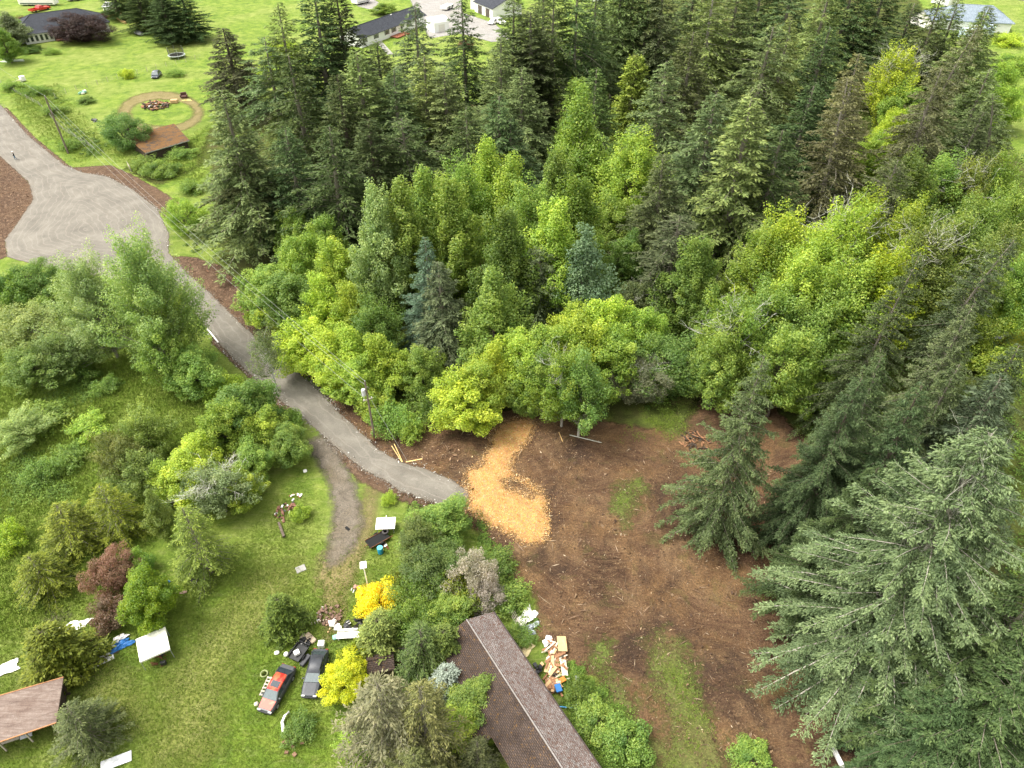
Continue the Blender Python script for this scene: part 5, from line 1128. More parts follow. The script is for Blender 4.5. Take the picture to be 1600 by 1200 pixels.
# --- right-hand wood
T([
('alder_a',1160,462,17,6.0,(0.143,0.230,0.028),'alder_tree','alder with white dead limbs left of the dark leaning fir',B1),
('alder_a',1140,500,15,5.2,MM,'alder_tree','mid green alder right of the round willow'),
('alder_a',1125,545,10,4.6,MG,'alder_tree','shaded alder between the round willow and the clearing fir'),
('alder_a',1208,440,17,5.5,MM,'alder_tree','green alder behind the one with white dead limbs'),
('tall_c',1240,312,23,5.5,MY,'alder_tree','yellow-green alder with pale branching crown at the upper right of the wood',PB),
('tall_c',1205,340,21,4.8,(0.179,0.265,0.032),'alder_tree','light green alder left of the pale branching one',PB),
('tall_c',1335,300,24,5.9,MY,'alder_tree','brightest yellow alder with ivory branches, upper of two',B1),
('tall_c',1372,285,23,5.2,(0.235,0.299,0.016),'alder_tree','golden yellow alder right of the ivory-branched one',PB),
('tall_c',1300,335,23,5.7,MY,'alder_tree','broad yellow-green alder between the two pale branching ones',PB),
('tall_c',1270,375,22,5.5,MB_,'alder_tree','green-yellow alder below the broad yellow-green one'),
('tall_c',1405,370,23,5.7,(0.246,0.310,0.014),'alder_tree','golden alder above the tip of the dark leaning fir',PB),
('tall_c',1350,385,22,5.7,MB_,'alder_tree','fresh green alder in the middle of the right-hand wood',PB),
('alder_a',1320,430,18,5.8,MM,'alder_tree','green alder left of the dark leaning fir, upper of two'),
('alder_a',1285,465,17,5.8,MM,'alder_tree','green alder left of the dark leaning fir, lower of two'),
('alder_a',1245,505,16,5.4,MM,'alder_tree','green alder above the clearing fir'),
('maple_a',1268,555,10,4.8,MB_,'maple_tree','bright yellow-green round tree right of the top of the clearing fir'),
('tall_c',1470,330,24,5.7,(0.168,0.230,0.048),'alder_tree','pale lichen-grey alder with many upright bare limbs',B1),
('tall_c',1520,310,24,5.7,(0.179,0.247,0.040),'alder_tree','tall pale alder left of the bright marshy grass',PB),
('tall_c',1440,300,22,5.1,(0.224,0.287,0.024),'alder_tree','yellow-tinged alder right of the leaning bare trunk',PB),
('alder_a',1475,400,18,5.5,(0.157,0.230,0.040),'alder_tree','grey-green alder behind the bent fir',PB),
('alder_a',1560,300,18,5.5,MM,'alder_tree','green alder near the right edge, above the marshy grass',PB),
('alder_b',1585,230,19,5.5,(0.190,0.276,0.032),'alder_tree','light green alder cut by the right edge, upper of two',PB),
('maple_a',1575,130,12,6.0,MB_,'broadleaf_tree','soft bright green tree beside the field at the right edge'),
('maple_a',1525,118,13,5.5,MB_,'broadleaf_tree','round bright green tree right of the tall leaning brown fir'),
('tall_c',1418,62,22,6.2,MY,'alder_tree','light yellow-green tree with a tangle of pale twigs, far upper right',B1),
('maple_a',1425,128,14,5.8,MM,'maple_tree','mid green tree below the tangle of pale twigs, far upper right'),
('maple_a',1405,165,14,5.0,MY,'maple_tree','small brilliant yellow-green tree between two sparse firs',),
('maple_b',1375,205,14,5.5,MB_,'maple_tree','yellowish tree behind the pale bare leaning trunk'),
('tall_c',1440,225,22,5.7,(0.112,0.172,0.028),'alder_tree','olive alder between the leaning trunks'),
('tall_c',1490,230,21,5.7,MM,'alder_tree','green alder right of the tall leaning brown fir foot',PB),
('tall_c',1535,235,21,4.8,(0.202,0.265,0.040),'alder_tree','alder with two white bare stems near the right edge',B1),
('alder_a',1605,285,18,5.5,MM,'alder_tree','green alder cut by the right edge, level with the tall pale alder',PB),
('alder_b',1585,345,17,5.5,(0.19,0.25,0.05),'alder_tree','light alder at the right edge above the bright yellow-green tree',PB),
('alder_a',1620,395,16,5.5,MM,'alder_tree','alder foliage just entering at the right edge above the marsh'),
('tall_c',1555,365,20,4.8,(0.17,0.23,0.05),'alder_tree','loose alder between the tall pale alder and the right edge',PB),
('fir_d',1395,250,22,6.0,(0.102,0.123,0.047),'fir_tree','low olive fir behind the golden alders'),
('fir_mid',1410,405,27,5.1,(0.080,0.113,0.043),'fir_tree','dark leaning fir with long swept boughs in the right-hand wood',dict(lean=(0.0,0.10))),
('fir_e',1538,376,26,4.5,(0.072,0.104,0.046),'fir_tree','dark bent fir with one-sided boughs near the right edge'),
('fir_mid',1508,478,24,4.9,(0.123,0.162,0.074),'fir_tree','grey-green fir below the bent one, before the marshy grass'),
('fir_near2',1345,585,26,5.6,(0.067,0.096,0.035),'fir_tree','dark fir with a lichen-streaked trunk right of the bright round tree',dict()),
('fir_mid',1395,560,24,5.2,(0.075,0.109,0.038),'fir_tree','dark green fir right of the lichen-streaked trunk'),
('fir_mid',1440,610,26,5.6,(0.072,0.109,0.038),'fir_tree','dark fir above the huge silver fir'),
('fir_mid',1490,570,24,5.3,(0.090,0.128,0.051),'fir_tree','mid green fir above and right of the huge silver fir'),
('fir_a',1570,590,24,6.5,(0.099,0.131,0.068),'fir_tree','blue-grey fir at the right edge above the huge silver fir'),
('fir_mid',1595,540,20,6.0,(0.087,0.123,0.047),'fir_tree','green conifer cut by the right edge below the marshy grass'),
('maple_a',1578,425,12,5.0,MY,'maple_tree','bright yellow-green tree at the right edge beside the dark pool'),
('alder_a',1535,440,13,5.0,(0.168,0.230,0.032),'alder_tree','light open alder left of the marshy grass',PB),
('shrub_a',1560,540,5,4.5,MB_,'shrub','yellow-green bush on the marshy grass at the right edge'),
('fir_mid',1190,562,26.5,5.4,(0.125,0.160,0.058),'fir_tree','stand-alone grey-green fir on the right side of the brown clearing'),
('fir_near',1562,694,32,10.2,(0.158,0.208,0.088),'fir_tree','huge pale silvery-green fir with long drooping boughs filling the lower right',dict(bark=M_BARKL, bare_=1, bk=.7)),
('fir_near2',1362,732,22,4.7,(0.065,0.099,0.032),'fir_tree','dark fir between the brown clearing and the huge silver fir'),
('fir_near2',1330,640,20,4.4,(0.065,0.096,0.035),'fir_tree','dark shaded fir at the right rim of the clearing, above the light plank'),
('fir_near2',1640,900,24,8.0,(0.072,0.116,0.041),'fir_tree','dark green fir at the right edge beside the huge silver fir'),
('fir_near2',1600,1040,18,7.5,(0.075,0.123,0.043),'fir_tree','dark green boughs at the lower right corner below the huge silver fir'),
('fir_near2',1500,1090,13,5.6,(0.065,0.109,0.038),'fir_tree','shaded small fir under the boughs of the huge silver fir at the bottom'),
('shrub_a',1480,1160,3,3.0,MG,'shrub','dark green undergrowth bush at the bottom right under the firs'),
('shrub_b',1570,1150,3,3.0,MG,'shrub','green bush in the lower right corner under the dark boughs'),
('shrub_b',1295,690,3,2.4,MM,'shrub','small bright bush at the right rim of the clearing',BS),
('shrub_b',1265,792,2.4,2.0,MM,'shrub','little green bush on the clearing rim beside the light plank',BS),
])
# --- left meadow and roadside
T([
('poplar',190,350,24,6.2,(0.27,0.36,0.10),'poplar_tree','huge wind-blown poplar with pale leaf undersides left of the road',dict(bark=M_BARKL)),
('poplar',108,390,19,5.6,(0.32,0.40,0.15),'poplar_tree','pale left half of the wind-blown poplar pair left of the road',dict(bark=M_BARKL)),
('alder_a',236,466,14,4.4,MM,'alder_tree','fresh green tree right of the wind-blown poplars beside the road',PB),
('alder_a',232,500,12,4.4,MM,'alder_tree','green tree in front of the poplar trunks, left of the road',PB),
('maple_a',290,545,8,4.2,MM,'maple_tree','dense green tree on the roadside below the poplars'),
('shrub_a',335,585,4,2.9,MB_,'shrub','yellow-green bush on the verge where the poplars end'),
('round',280,310,7,4.2,MB_,'maple_tree','round bright green bush at the road junction below the grey fir'),
('round',35,412,6,5.0,MG,'broadleaf_tree','dark green bushy tree at the left edge below the turning area'),
('shrub_a',5,425,6,3.7,MG,'shrub','dark green thicket cut by the left edge below the turning area'),
('shrub_a',75,450,4,3.7,MM,'shrub','green thicket right of the dark bushy tree below the turning area'),
('alder_a',30,478,9,5.5,MP,'willow_tree','pale grey-green willow at the left edge of the meadow',PB),
('alder_a',80,520,8,4.6,(0.146,0.196,0.048),'willow_tree','twiggy pale willow right of the left-edge one in the meadow',PB),
('alder_a',35,545,7,4.6,(0.134,0.207,0.040),'willow_tree','low willow below the pale grey-green one at the left edge'),
('shrub_b',120,570,3,2.4,MG,'shrub','dark scrub bush in the meadow left of the poplar trunks',dict()),
('shrub_b',160,590,2.5,2.1,MM,'shrub','small meadow bush at the foot of the poplars'),
('young',404,506,12,2.6,(0.15,0.20,0.075),'birch_tree','slim open birch with a white stem overhanging the road',dict(bark=M_BIRCH)),
('shrub_a',440,640,4,2.4,MM,'shrub','green shrub at the foot of the slim white-stemmed birch'),
('maple_a',372,598,10,4.2,(0.158,0.253,0.040),'maple_tree','light green tree left of the slim birch, beside the road'),
('maple_a',340,625,10,3.8,MB_,'maple_tree','light yellow-green tree at the top of the meadow clump'),
('maple_b',405,640,7.5,3.4,MB_,'maple_tree','yellow-green tree near the road fork'),
('maple_a',440,668,6,2.9,MM,'maple_tree','green tree right at the road fork'),
('maple_a',385,690,6,3.0,MM,'maple_tree','green tree at the lower right of the meadow clump'),
('shrub_b',60,640,2.6,3.6,MM,'shrub','light scrubby bush in the open meadow below the pale willows'),
('alder_a',20,650,5,3.4,MP,'willow_tree','small pale willow at the left edge in the middle of the meadow'),
('shrub_b',130,655,2.2,3.0,MB_,'shrub','bright green scrub patch in the middle of the left meadow'),
('maple_a',290,690,9,4.0,MY,'maple_tree','yellow-green tree at the left of the meadow clump'),
('alder_a',325,728,8,3.7,(0.200,0.250,0.100),'apple_tree','old tree with white lichen-covered tangled limbs in the meadow clump',dict(bare_=1, bark=M_BARKL, bk=1.35)),
('maple_b',252,720,7,2.7,MB_,'maple_tree','small bright tree at the lower left of the meadow clump'),
('maple_b',370,735,6,2.7,MB_,'maple_tree','bright tree at the lawn edge right of the white tangled limbs'),
('wispy',285,795,11,3.5,(0.213,0.265,0.044),'larch_tree','feathery yellow-green larch on the lawn edge below the white tangled limbs'),
('column',228,765,9,1.5,MO,'cedar_tree','slim green column-shaped tree left of the larch'),
('alder_a',210,640,9,3.7,MO,'broadleaf_tree','olive tree at the upper left of the slim column-shaped tree'),
('alder_a',172,675,9,3.5,(0.112,0.138,0.028),'broadleaf_tree','dull olive tree with grey twigs in the middle of the left meadow',PB),
('alder_b',205,705,8,3.2,MO,'broadleaf_tree','olive tree with sloping limbs in the middle of the left meadow',PB),
('wispy',155,760,8,3.4,(0.179,0.218,0.024),'broadleaf_tree','yellowish thin-leaved tree with a leaning grey trunk in the left meadow',dict(bark=M_BARKL)),
('wispy',88,790,7,3.7,(0.157,0.196,0.024),'broadleaf_tree','wide olive-yellow spreading tree in the left meadow'),
('wispy',45,870,5.5,3.2,(0.157,0.196,0.020),'broadleaf_tree','low olive-yellow tree at the lower left of the meadow'),
('shrub_b',-5,820,4,2.2,MY,'shrub','bright yellow-green bush cut by the left edge'),
('shrub_b',55,720,3,2.6,MG,'shrub','dark green mound of brambles at the left of the meadow'),
('shrub_b',100,700,2.6,2.4,MM,'shrub','bramble mound beside the dark green one in the meadow'),
('round',158,868,5.5,2.6,(0.24,0.13,0.085),'plum_tree','reddish brown small-leaved tree beside the bright green maple'),
('shrub_a',160,940,3.5,2.1,(0.22,0.13,0.08),'shrub','reddish brown bush below the reddish brown tree',dict()),
('maple_a',212,898,7.5,3.0,(0.143,0.230,0.010),'maple_tree','vivid green maple left of the lawn, right of the reddish brown tree'),
('shrub_a',205,862,3.5,1.8,MM,'shrub','small vivid green bush behind the vivid green maple'),
('cedar',62,985,7,3.1,(0.129,0.167,0.020),'cypress_tree','olive-green dense cypress behind the lower left shed'),
('wispy',105,1105,6.5,3.0,(0.125,0.155,0.055),'conifer_tree','dull grey-green conifer hanging over the end of the lower left shed'),
('cedar',432,935,5.5,2.3,(0.112,0.167,0.026),'cypress_tree','rounded bushy green conifer standing alone on the lawn above the red car'),
('shrub_a',465,792,2,1.2,MB_,'shrub','yellow-green bush growing on the rubbish heap in the curve of the driveway'),
('shrub_b',465,1130,1.8,1.8,MG,'shrub','low dark green bush on the lawn below the grey car'),
('shrub_b',607,770,1.8,1.1,MY,'shrub','small yellow-green bush beside the road above the white table top'),
])
# --- garden around the brown-roofed house
T([
('maple_a',682,795,5.5,3.7,MM,'maple_tree','rounded fresh green tree beside the end of the gravel road'),
('alder_a',652,818,6.5,3.0,(0.112,0.161,0.036),'broadleaf_tree','twiggy olive tree right of the white table top',PB),
('alder_a',664,866,6,3.4,(0.101,0.144,0.028),'broadleaf_tree','shaded olive tree with an arching pale limb above the house garden',PB),
('alder_a',690,855,5,3.3,(0.112,0.172,0.032),'shrub','green bush between the olive tree and the wisteria'),
('shrub_b',628,893,3.5,1.7,(0.146,0.184,0.024),'shrub','olive-yellow bush below the blue barrel'),
('wisteria',733,868,6,2.8,(0.37,0.34,0.29),'wisteria_shrub','wisteria with hanging pale mauve flowers at the tip of the brown roof'),
('wisteria',758,905,4.5,2.2,(0.40,0.36,0.34),'wisteria_shrub','lower pale mauve flowering mass touching the brown roof'),
('alder_a',700,935,4.5,2.6,MM,'broadleaf_tree','leafy green small tree between the feathery tree and the brown roof tip'),
('shrub_a',640,945,3,2.2,MG,'shrub','dark green bush behind the feathery tree, right of the golden shrub'),
('shrub_a',705,905,4.5,3.0,(0.190,0.230,0.016),'shrub','mossy yellow-green shrub left of the wisteria'),
('shrub_b',770,870,2.4,2.6,MG,'shrub','green shrub at the dirt edge right of the wisteria'),
('shrub_b',785,920,2.4,2.8,MM,'shrub','green shrub on the dirt edge above the white sheets'),
('shrub_b',812,985,1.6,1.7,MG,'shrub','dark green bush between the brown roof and the timber pile'),
('feather',650,920,6,4.1,(0.143,0.230,0.028),'sumac_tree','feathery light green tree with fern-like leaves in the house garden'),
('feather',680,965,5,3.3,(0.129,0.207,0.028),'sumac_tree','lower feathery tree left of the brown roof tip'),
('shrub_a',585,918,4,2.3,(0.80,0.66,0.03),'shrub','golden yellow flowering shrub in the garden'),
('feather',588,915,3,1.6,(0.72,0.52,0.03),'shrub','orange-yellow sprays on top of the golden shrub'),
('cedar',588,968,5,2.7,(0.168,0.218,0.052),'pine_tree','pale grey-green rounded pine left of the garden lawn'),
('cedar',692,985,5.5,2.4,(0.118,0.167,0.032),'cedar_tree','neat cone-shaped green cedar beside the brown roof'),
('wispy',655,985,6.5,3.3,(0.101,0.149,0.036),'conifer_tree','soft drooping green conifer left of the cone-shaped cedar'),
('maple_b',534,1040,4.2,2.5,(0.44,0.50,0.012),'shrub','brilliant golden-green shrub beside the grey car'),
('shrub_a',552,1012,3,2.0,(0.26,0.30,0.015),'shrub','yellow-green bush above the brilliant golden-green shrub'),
('cedar',697,1045,4.2,2.0,(0.240,0.300,0.270),'spruce_tree','small silvery blue spruce below the cone-shaped cedar'),
('shrub_b',690,1100,3.2,1.7,(0.150,0.180,0.120),'shrub','grey-leaved bush below the silvery blue spruce'),
('maple_a',744,1072,4.4,2.9,MM,'maple_tree','small green maple against the left eave of the brown roof'),
('maple_b',716,1116,4.4,3.0,MB_,'maple_tree','yellow-green small tree in the notch of the brown roof'),
('wispy',590,1070,13,4.8,(0.170,0.165,0.085),'fir_tree','brownish olive drooping fir at the bottom centre, left of two',dict()),
('wispy',655,1075,13,3.7,(0.162,0.172,0.060),'fir_tree','brownish olive drooping fir at the bottom centre, right of two',dict()),
('fir_near2',640,1180,8,4.2,(0.134,0.144,0.044),'fir_tree','low olive fir boughs at the very bottom between house wing and lawn'),
('wispy',745,1160,5.5,2.0,(0.116,0.131,0.047),'conifer_tree','dark olive conifer overlapping the lower wing of the brown roof'),
('shrub_b',562,1150,2.6,2.1,MB_,'shrub','yellow-green leaves low under the left brownish fir'),
('shrub_a',978,1142,2.6,2.4,MM,'maple_tree','bright green bush at the bottom between the brown roof and the clearing'),
('shrub_a',935,1115,2,2.3,MM,'shrub','green bush above the bottom one beside the brown roof'),
('shrub_b',905,1070,1.8,1.7,(0.157,0.218,0.024),'shrub','yellowish shrub below the timber pile'),
('shrub_a',1180,1180,1.6,2.3,MM,'shrub','bright weeds at the bottom of the green patch in the clearing'),
('shrub_b',800,985,2,1.3,MM,'shrub','leafy bush beside the yellow foam block at the roof edge'),
])

# ================================================================ SMALL THINGS
def boxthing(name, label, cat, px, size, mat, yaw=0.0, z=0.0, ry=0.0, rx=0.0, bevel=0.02, group=None, taper=1.0):
    p = at3(*px)
    o = MB().box((0, 0, size[2] / 2), size, 0, ry, rx, taper).build(name, mat, bevel=bevel); o.location = (p.x, p.y, z); o.rotation_euler = (0, 0, yaw); return tag(o, label, cat, group)
def stick(name, label, cat, a, b, w, th, mat, z=0.03, z2=None, group=None):
    A, B = at3(*a, h=z), at3(*b, h=z if z2 is None else z2); c = (A + B) / 2; d = B - A
    o = MB().box((0, 0, 0), (d.length, w, th), 0, -math.asin(d.z / d.length), 0).build(name, mat, bevel=.005); o.location = (c.x, c.y, c.z + th / 2); o.rotation_euler = (0, 0, math.atan2(d.y, d.x)); return tag(o, label, cat, group)
def crumple(name, label, cat, px, sx, sy, hgt, mat, yaw=0.0, seed=0, n=16, ragged=0.25):
    """a crumpled sheet lying in folds"""
    r = np.random.RandomState(seed); u = np.linspace(-1, 1, n); X, Y = np.meshgrid(u, u); ph = r.rand(6) * 6.28
    Z = np.abs(np.sin(X * 3.1 + ph[0] + Y * 2) * np.cos(Y * 4.3 + ph[1])) * .6 + np.abs(np.sin(X * 6 + Y * 5 + ph[2])) * .3 + r.rand(n, n) * .25
    wob = 1 + ragged * np.sin(3 * np.arctan2(Y, X) + ph[3]) + ragged * .7 * np.sin(5 * np.arctan2(Y, X) + ph[4])
    Xs = X * sx / 2 * wob + r.normal(size=(n, n)) * sx * .012; Ys = Y * sy / 2 * wob + r.normal(size=(n, n)) * sy * .012; Zs = Z * hgt * (1.05 - .6 * np.maximum(abs(X), abs(Y))) + .03
    me = bpy.data.meshes.new(name); me.from_pydata(np.stack([Xs.ravel(), Ys.ravel(), Zs.ravel()], 1).tolist(), [], [(j * n + i, j * n + i + 1, (j + 1) * n + i + 1, (j + 1) * n + i) for j in range(n - 1) for i in range(n - 1)])
    me.materials.append(mat); o = link(name, me); md = o.modifiers.new('thick', 'SOLIDIFY'); md.thickness = .02
    p = at3(*px); o.location = p; o.rotation_euler = (0, 0, yaw); return tag(o, label, cat)
def heap(name, label, cat, px, R, h, parts, seed, yaw=0.0):
    """a pile: for each material a part made of broken pieces"""
    r = random.Random(seed); e = empty(name, at3(*px), yaw, label, cat)
    for pn, mt, n, (l, w, t_) in parts:
        mb = MB()
        for i in range(n):
            a = r.uniform(0, 6.28); q = R * math.sqrt(r.random()); zz = h * (1 - q / R) * r.random() + t_
            mb.box((q * math.cos(a), q * math.sin(a), zz), (l * r.uniform(.4, 1.3), w * r.uniform(.5, 1.3), t_), r.uniform(0, 3.14), r.gauss(0, .25), r.gauss(0, .25))
        mb.build(pn, mt, e)
    return e
M_CREAM = M('cream_painted_wood', (0.62, 0.55, 0.42), .6); M_TEAL = M('teal_blue_drum_plastic', (0.01, 0.22, 0.36), .35, .5, var=.1)
M_OSB = M('tan_plywood', (0.55, 0.36, 0.18), .8, var=.15); M_BRN = M('broken_brown_wood', (0.28, 0.14, 0.07), .85, var=.35, scale=6); M_GREYT = M('grey_tarpaulin', (0.34, 0.37, 0.40), .45, .4, var=.2)
M_FOAM = M('yellow_foam', (0.68, 0.56, 0.32), .9, var=.1); M_LGREEN = M('mint_plastic', (0.25, 0.5, 0.38), .5)

# white square canopy on the lawn
e = empty('garden_canopy', at3(247, 1020), yaw_between(at(222, 1002), at(250, 990)), 'square white fabric canopy standing on the lawn at the left', 'canopy')
s2 = 1.42; zt = 1.7
mb = MB(); mb.add([(-s2, -s2, zt), (s2, -s2, zt), (s2, s2, zt), (-s2, s2, zt), (0, 0, zt + .38), (-s2, -s2, zt - .22), (s2, -s2, zt - .22), (s2, s2, zt - .22), (-s2, s2, zt - .22)], [(0, 1, 4), (1, 2, 4), (2, 3, 4), (3, 0, 4), (0, 5, 6, 1), (1, 6, 7, 2), (2, 7, 8, 3), (3, 8, 5, 0)]); mb.build('fabric_top', M('cream_white_fabric', (0.80, 0.79, 0.68), .8, .1, var=.08, scale=1.5), e)
for x in (-1, 1):
    for y in (-1, 1): MB().tube([(x * 1.38, y * 1.38, 0), (x * 1.38, y * 1.38, zt)], .035, 6).build('leg', M_METAL, e)
heap('garden_junk', 'dark metal odds and ends beneath the white canopy', 'junk', (252, 1032), .7, .5, [('metal_scrap', M_RUST, 10, (.6, .1, .06)), ('bin', M_BLACK, 2, (.4, .4, .4))], 3)
# white cloths, tarps and panels at the lower left
crumple('plastic_sheet', 'torn white plastic sheeting on the grass right of the cypress', 'plastic sheet', (114, 981), 2.9, 1.3, .35, M_PWHITE, .55, 1)
heap('broken_panels', 'white and orange-brown broken panels below the torn white sheeting', 'rubble', (138, 1012), 1.2, .35, [('white_panel', M_PWHITE, 7, (.9, .6, .05)), ('brown_panel', M_BRN, 7, (.6, .35, .08)), ('orange_piece', M('salmon_board', (.55, .28, .18), .8), 3, (.5, .3, .08))], 4)
crumple('blue_tarp', 'crumpled blue tarpaulin lying below the vivid green maple', 'tarp', (192, 1008), 1.8, 1.1, .45, M_BLUE, .5, 2)
crumple('white_tarp', 'crumpled white cloth on top of the blue tarpaulin', 'cloth', (186, 1000), 1.5, .7, .55, M_PWHITE, .9, 3)
e = empty('door_panel', at3(157, 1033), yaw_between(at(143, 1040), at(173, 1026)), 'white rectangular panel with a grey lattice centre lying on the lawn', 'panel')
MB().box((0, 0, .06), (2.5, .95, .06)).build('panel', M_PWHITE, e, bevel=.01)
g = MB()
for i in range(13): g.box((-.85 + i * .14, 0, .1), (.04, .46, .02))
for j in range(3): g.box((0, -.2 + j * .2, .115), (1.8, .03, .02))
g.build('lattice', M_CONC, e)
stick('edging_board', 'thin brown edging board running beside the lattice panel', 'board', (134, 1040), (186, 1018), .12, .1, M_DARKW)
crumple('board_stack', 'white boards at the left edge above the rusty-roofed shed', 'boards', (8, 1046), 2.4, 1.3, .3, M_PWHITE, .55, 7, ragged=.1)
boxthing('white_board', 'greyish white board lying on the grass at the bottom edge', 'board', (182, 1190), (2.6, 1.0, .08), M('grey_stained_white_board', (.62, .63, .64), .6, var=.25, scale=3), .4, .05)
crumple('blue_cloth', 'small blue cloth behind the vivid green maple', 'cloth', (257, 911), .9, .7, .4, M_BLUE, 0, 9)
e = heap('white_bucket', 'white bucket and black bag at the foot of the larch', 'bucket', (307, 908), .35, .4, [('bag', M_BLACK, 3, (.4, .4, .3))], 5)
MB().lathe([(0, 0), (.2, 0), (.25, .38), (.2, .38)], (0, -.2, 0), 12).build('pail', M_PWHITE, e)
stick('old_plank', 'pinkish old plank on the grass below the larch', 'plank', (270, 928), (292, 925), .3, .08, M('pinkish_board', (.38, .25, .2), .8))
# rubbish heap in the driveway curve
heap('rubbish_heap', 'reddish brown rubbish heap in the grass inside the driveway curve', 'rubbish heap', (449, 800), 1.5, .4, [('brick_rubble', M('brick_rubble', (.22, .11, .075), .9, var=.4), 34, (.4, .22, .12)), ('white_scrap', M_PWHITE, 5, (.35, .2, .06)), ('dark_scrap', M_BLACK, 6, (.4, .2, .1))], 11)
heap('white_scraps', 'small pile of white scraps above the bush on the rubbish heap', 'scraps', (462, 777), .7, .25, [('white_scrap', M_PWHITE, 6, (.5, .3, .1)), ('brown_scrap', M_BRN, 5, (.3, .2, .1))], 12)
stick('log', 'old grey brown log in the grass below the rubbish heap', 'log', (436, 818), (444, 840), .3, .3, M_BARK)
boxthing('pail', 'white pail in the grass beside the driveway fork', 'pail', (477, 737), (.5, .5, .3), M_PWHITE, .4, bevel=.1)
boxthing('stone_slab', 'grey flat stone slab on the worn grass', 'stone', (470, 889), (1.1, .9, .08), M_CONC, .5, bevel=.03)
boxthing('drain_cover', 'dark marks of a drain cover at the end of the driveway', 'drain cover', (543, 826), (.7, .35, .07), M_TYRE, 2.4)
# white table, trailer with tyre, blue barrel by the road
e = empty('canopy_table', at3(604, 826), .05, 'white square table top standing beside the tyre trailer', 'table')
MB().box((0, 0, 1.0), (2.3, 1.75, .09)).build('tabletop', M('scuffed_pinkish_white', (.80, .74, .70), .5, var=.08), e, bevel=.02)
for x in (-.95, .95):
    for y in (-.7, .7): MB().tube([(x, y, 0), (x, y, .96)], .04, 6).build('leg', M_METAL, e)
MB().tube([(0, .3, 1.05), (0.05, .95, 1.3)], .05, 6).build('handle', M_PWHITE, e)
e = empty('yard_trailer', at3(593, 845), .65, 'low black trailer with a worn tyre on it above the blue barrel', 'trailer')
MB().box((-.2, 0, .42), (2.6, 1.3, .12)).build('bed', M_TYRE, e); fr = MB()
for s_ in (-1, 1): fr.box((0, s_ * .68, .5), (3.0, .06, .1))
fr.box((-1.7, 0, .45), (.5, .08, .08)); fr.build('frame', M_RUST, e)
for s_ in (-1, 1):
    wv = MB().lathe([(.0, -.1), (.3, -.1), (.3, .1), (0, .1)], n=12); wv.v = [(q[0], q[2] + s_ * .8, q[1] + .3) for q in wv.v]; wv.build('wheel', M_TYRE, e)
tag(MB().lathe([(.22, .5), (.36, .5), (.42, .58), (.42, .68), (.36, .76), (.22, .76), (.2, .63), (.22, .5)], at3(603, 836), 20).build('tyre', M('dusty_rubber', (.05, .045, .045), .8), smooth=True), 'worn car tyre lying on the low black trailer', 'tyre')
e = empty('barrel', at3(595, 864), 0, 'open teal blue plastic barrel on the lawn near the road', 'barrel')
MB().lathe([(0, 0), (.30, 0), (.33, .05), (.34, .3), (.325, .34), (.34, .38), (.34, .62), (.325, .66), (.33, .98), (.28, 1.0), (.27, .95), (.26, .12), (0, .12)], n=20).build('drum', M_TEAL, e, smooth=True)
MB().lathe([(.30, .97), (.345, .97), (.345, 1.02), (.30, 1.02)], n=20).build('rim', M('light_teal_rim', (.10, .42, .52), .4), e)
heap('scrap_pile', 'rusty scraps between the blue barrel and the low trailer', 'scrap', (600, 855), .5, .3, [('rust_scrap', M_RUST, 6, (.4, .2, .1)), ('white_scrap', M_PWHITE, 3, (.4, .15, .05))], 13)
# garden clutter in the middle
e = empty('black_trailer', at3(468, 1024), yaw_between(at(460, 1036), at(480, 1008)), 'black two-wheeled trailer loaded with junk behind the red car', 'trailer')
MB().box((0, 0, .5), (1.7, 1.2, .14)).build('bed', M_BLACK, e, bevel=.03); fr = MB()
for s_ in (-1, 1): fr.box((0, s_ * .67, .65), (1.7, .06, .25))
fr.box((1.05, 0, .65), (.06, 1.3, .25)); fr.tube([(1.05, .5, .5), (2.2, 0, .45), (1.05, -.5, .5)], .05, 5); fr.build('rail', M_BLACK, e)
for s_ in (-1, 1):
    wv = MB().lathe([(0, -.1), (.36, -.1), (.36, .1), (0, .1)], n=14); wv.v = [(q[0] - .2, q[2] + s_ * .78, q[1] + .36) for q in wv.v]; wv.build('wheel', M_TYRE, e)
boxthing('white_crate', 'white crate lying on the black trailer', 'crate', (466, 1026), (.55, .5, .35), M_PWHITE, .6, .6)
boxthing('black_toolbox', 'long black box beside the black trailer', 'box', (478, 1034), (1.3, .5, .45), M('grey_black_plastic', (.05, .05, .055), .5), yaw_between(at(461, 1047), at(473, 1032)), .02, bevel=.05)
heap('engine_parts', 'dark engine parts behind the black trailer', 'scrap', (474, 1008), .7, .5, [('metal_part', M_BLACK, 16, (.5, .3, .2)), ('white_part', M_PWHITE, 3, (.4, .35, .12))], 14)
boxthing('plastic_chair_seat', 'white broken plastic piece at the base of the bushy conifer', 'plastic piece', (433, 1021), (.5, .4, .3), M_PWHITE, .3, bevel=.1)
tag(MB().lathe([(0, 0), (.2, .05), (.27, .22), (.2, .4), (0, .46)], at3(448, 1024), 12).build('white_jug', M_PWHITE, smooth=True), 'round white jug between the bushy conifer and the black trailer', 'jug')
tag(MB().tube([at3(470, 998, .2), at3(474, 990, .2), at3(478, 1004, .2)], .22, 6).build('stone', M_CREAM), 'pale stone lump left of the tan cushion', 'stone')
boxthing('tan_cushion', 'tan weathered cushion on the grass right of the bushy conifer', 'cushion', (485, 998), (1.4, .65, .3), M('tan_foam', (.50, .40, .29), .9, var=.15), -.7, bevel=.08)
boxthing('white_cube', 'small white square box on the grass above the grey car', 'box', (503, 1009), (.65, .65, .6), M_PWHITE, .05, bevel=.04)
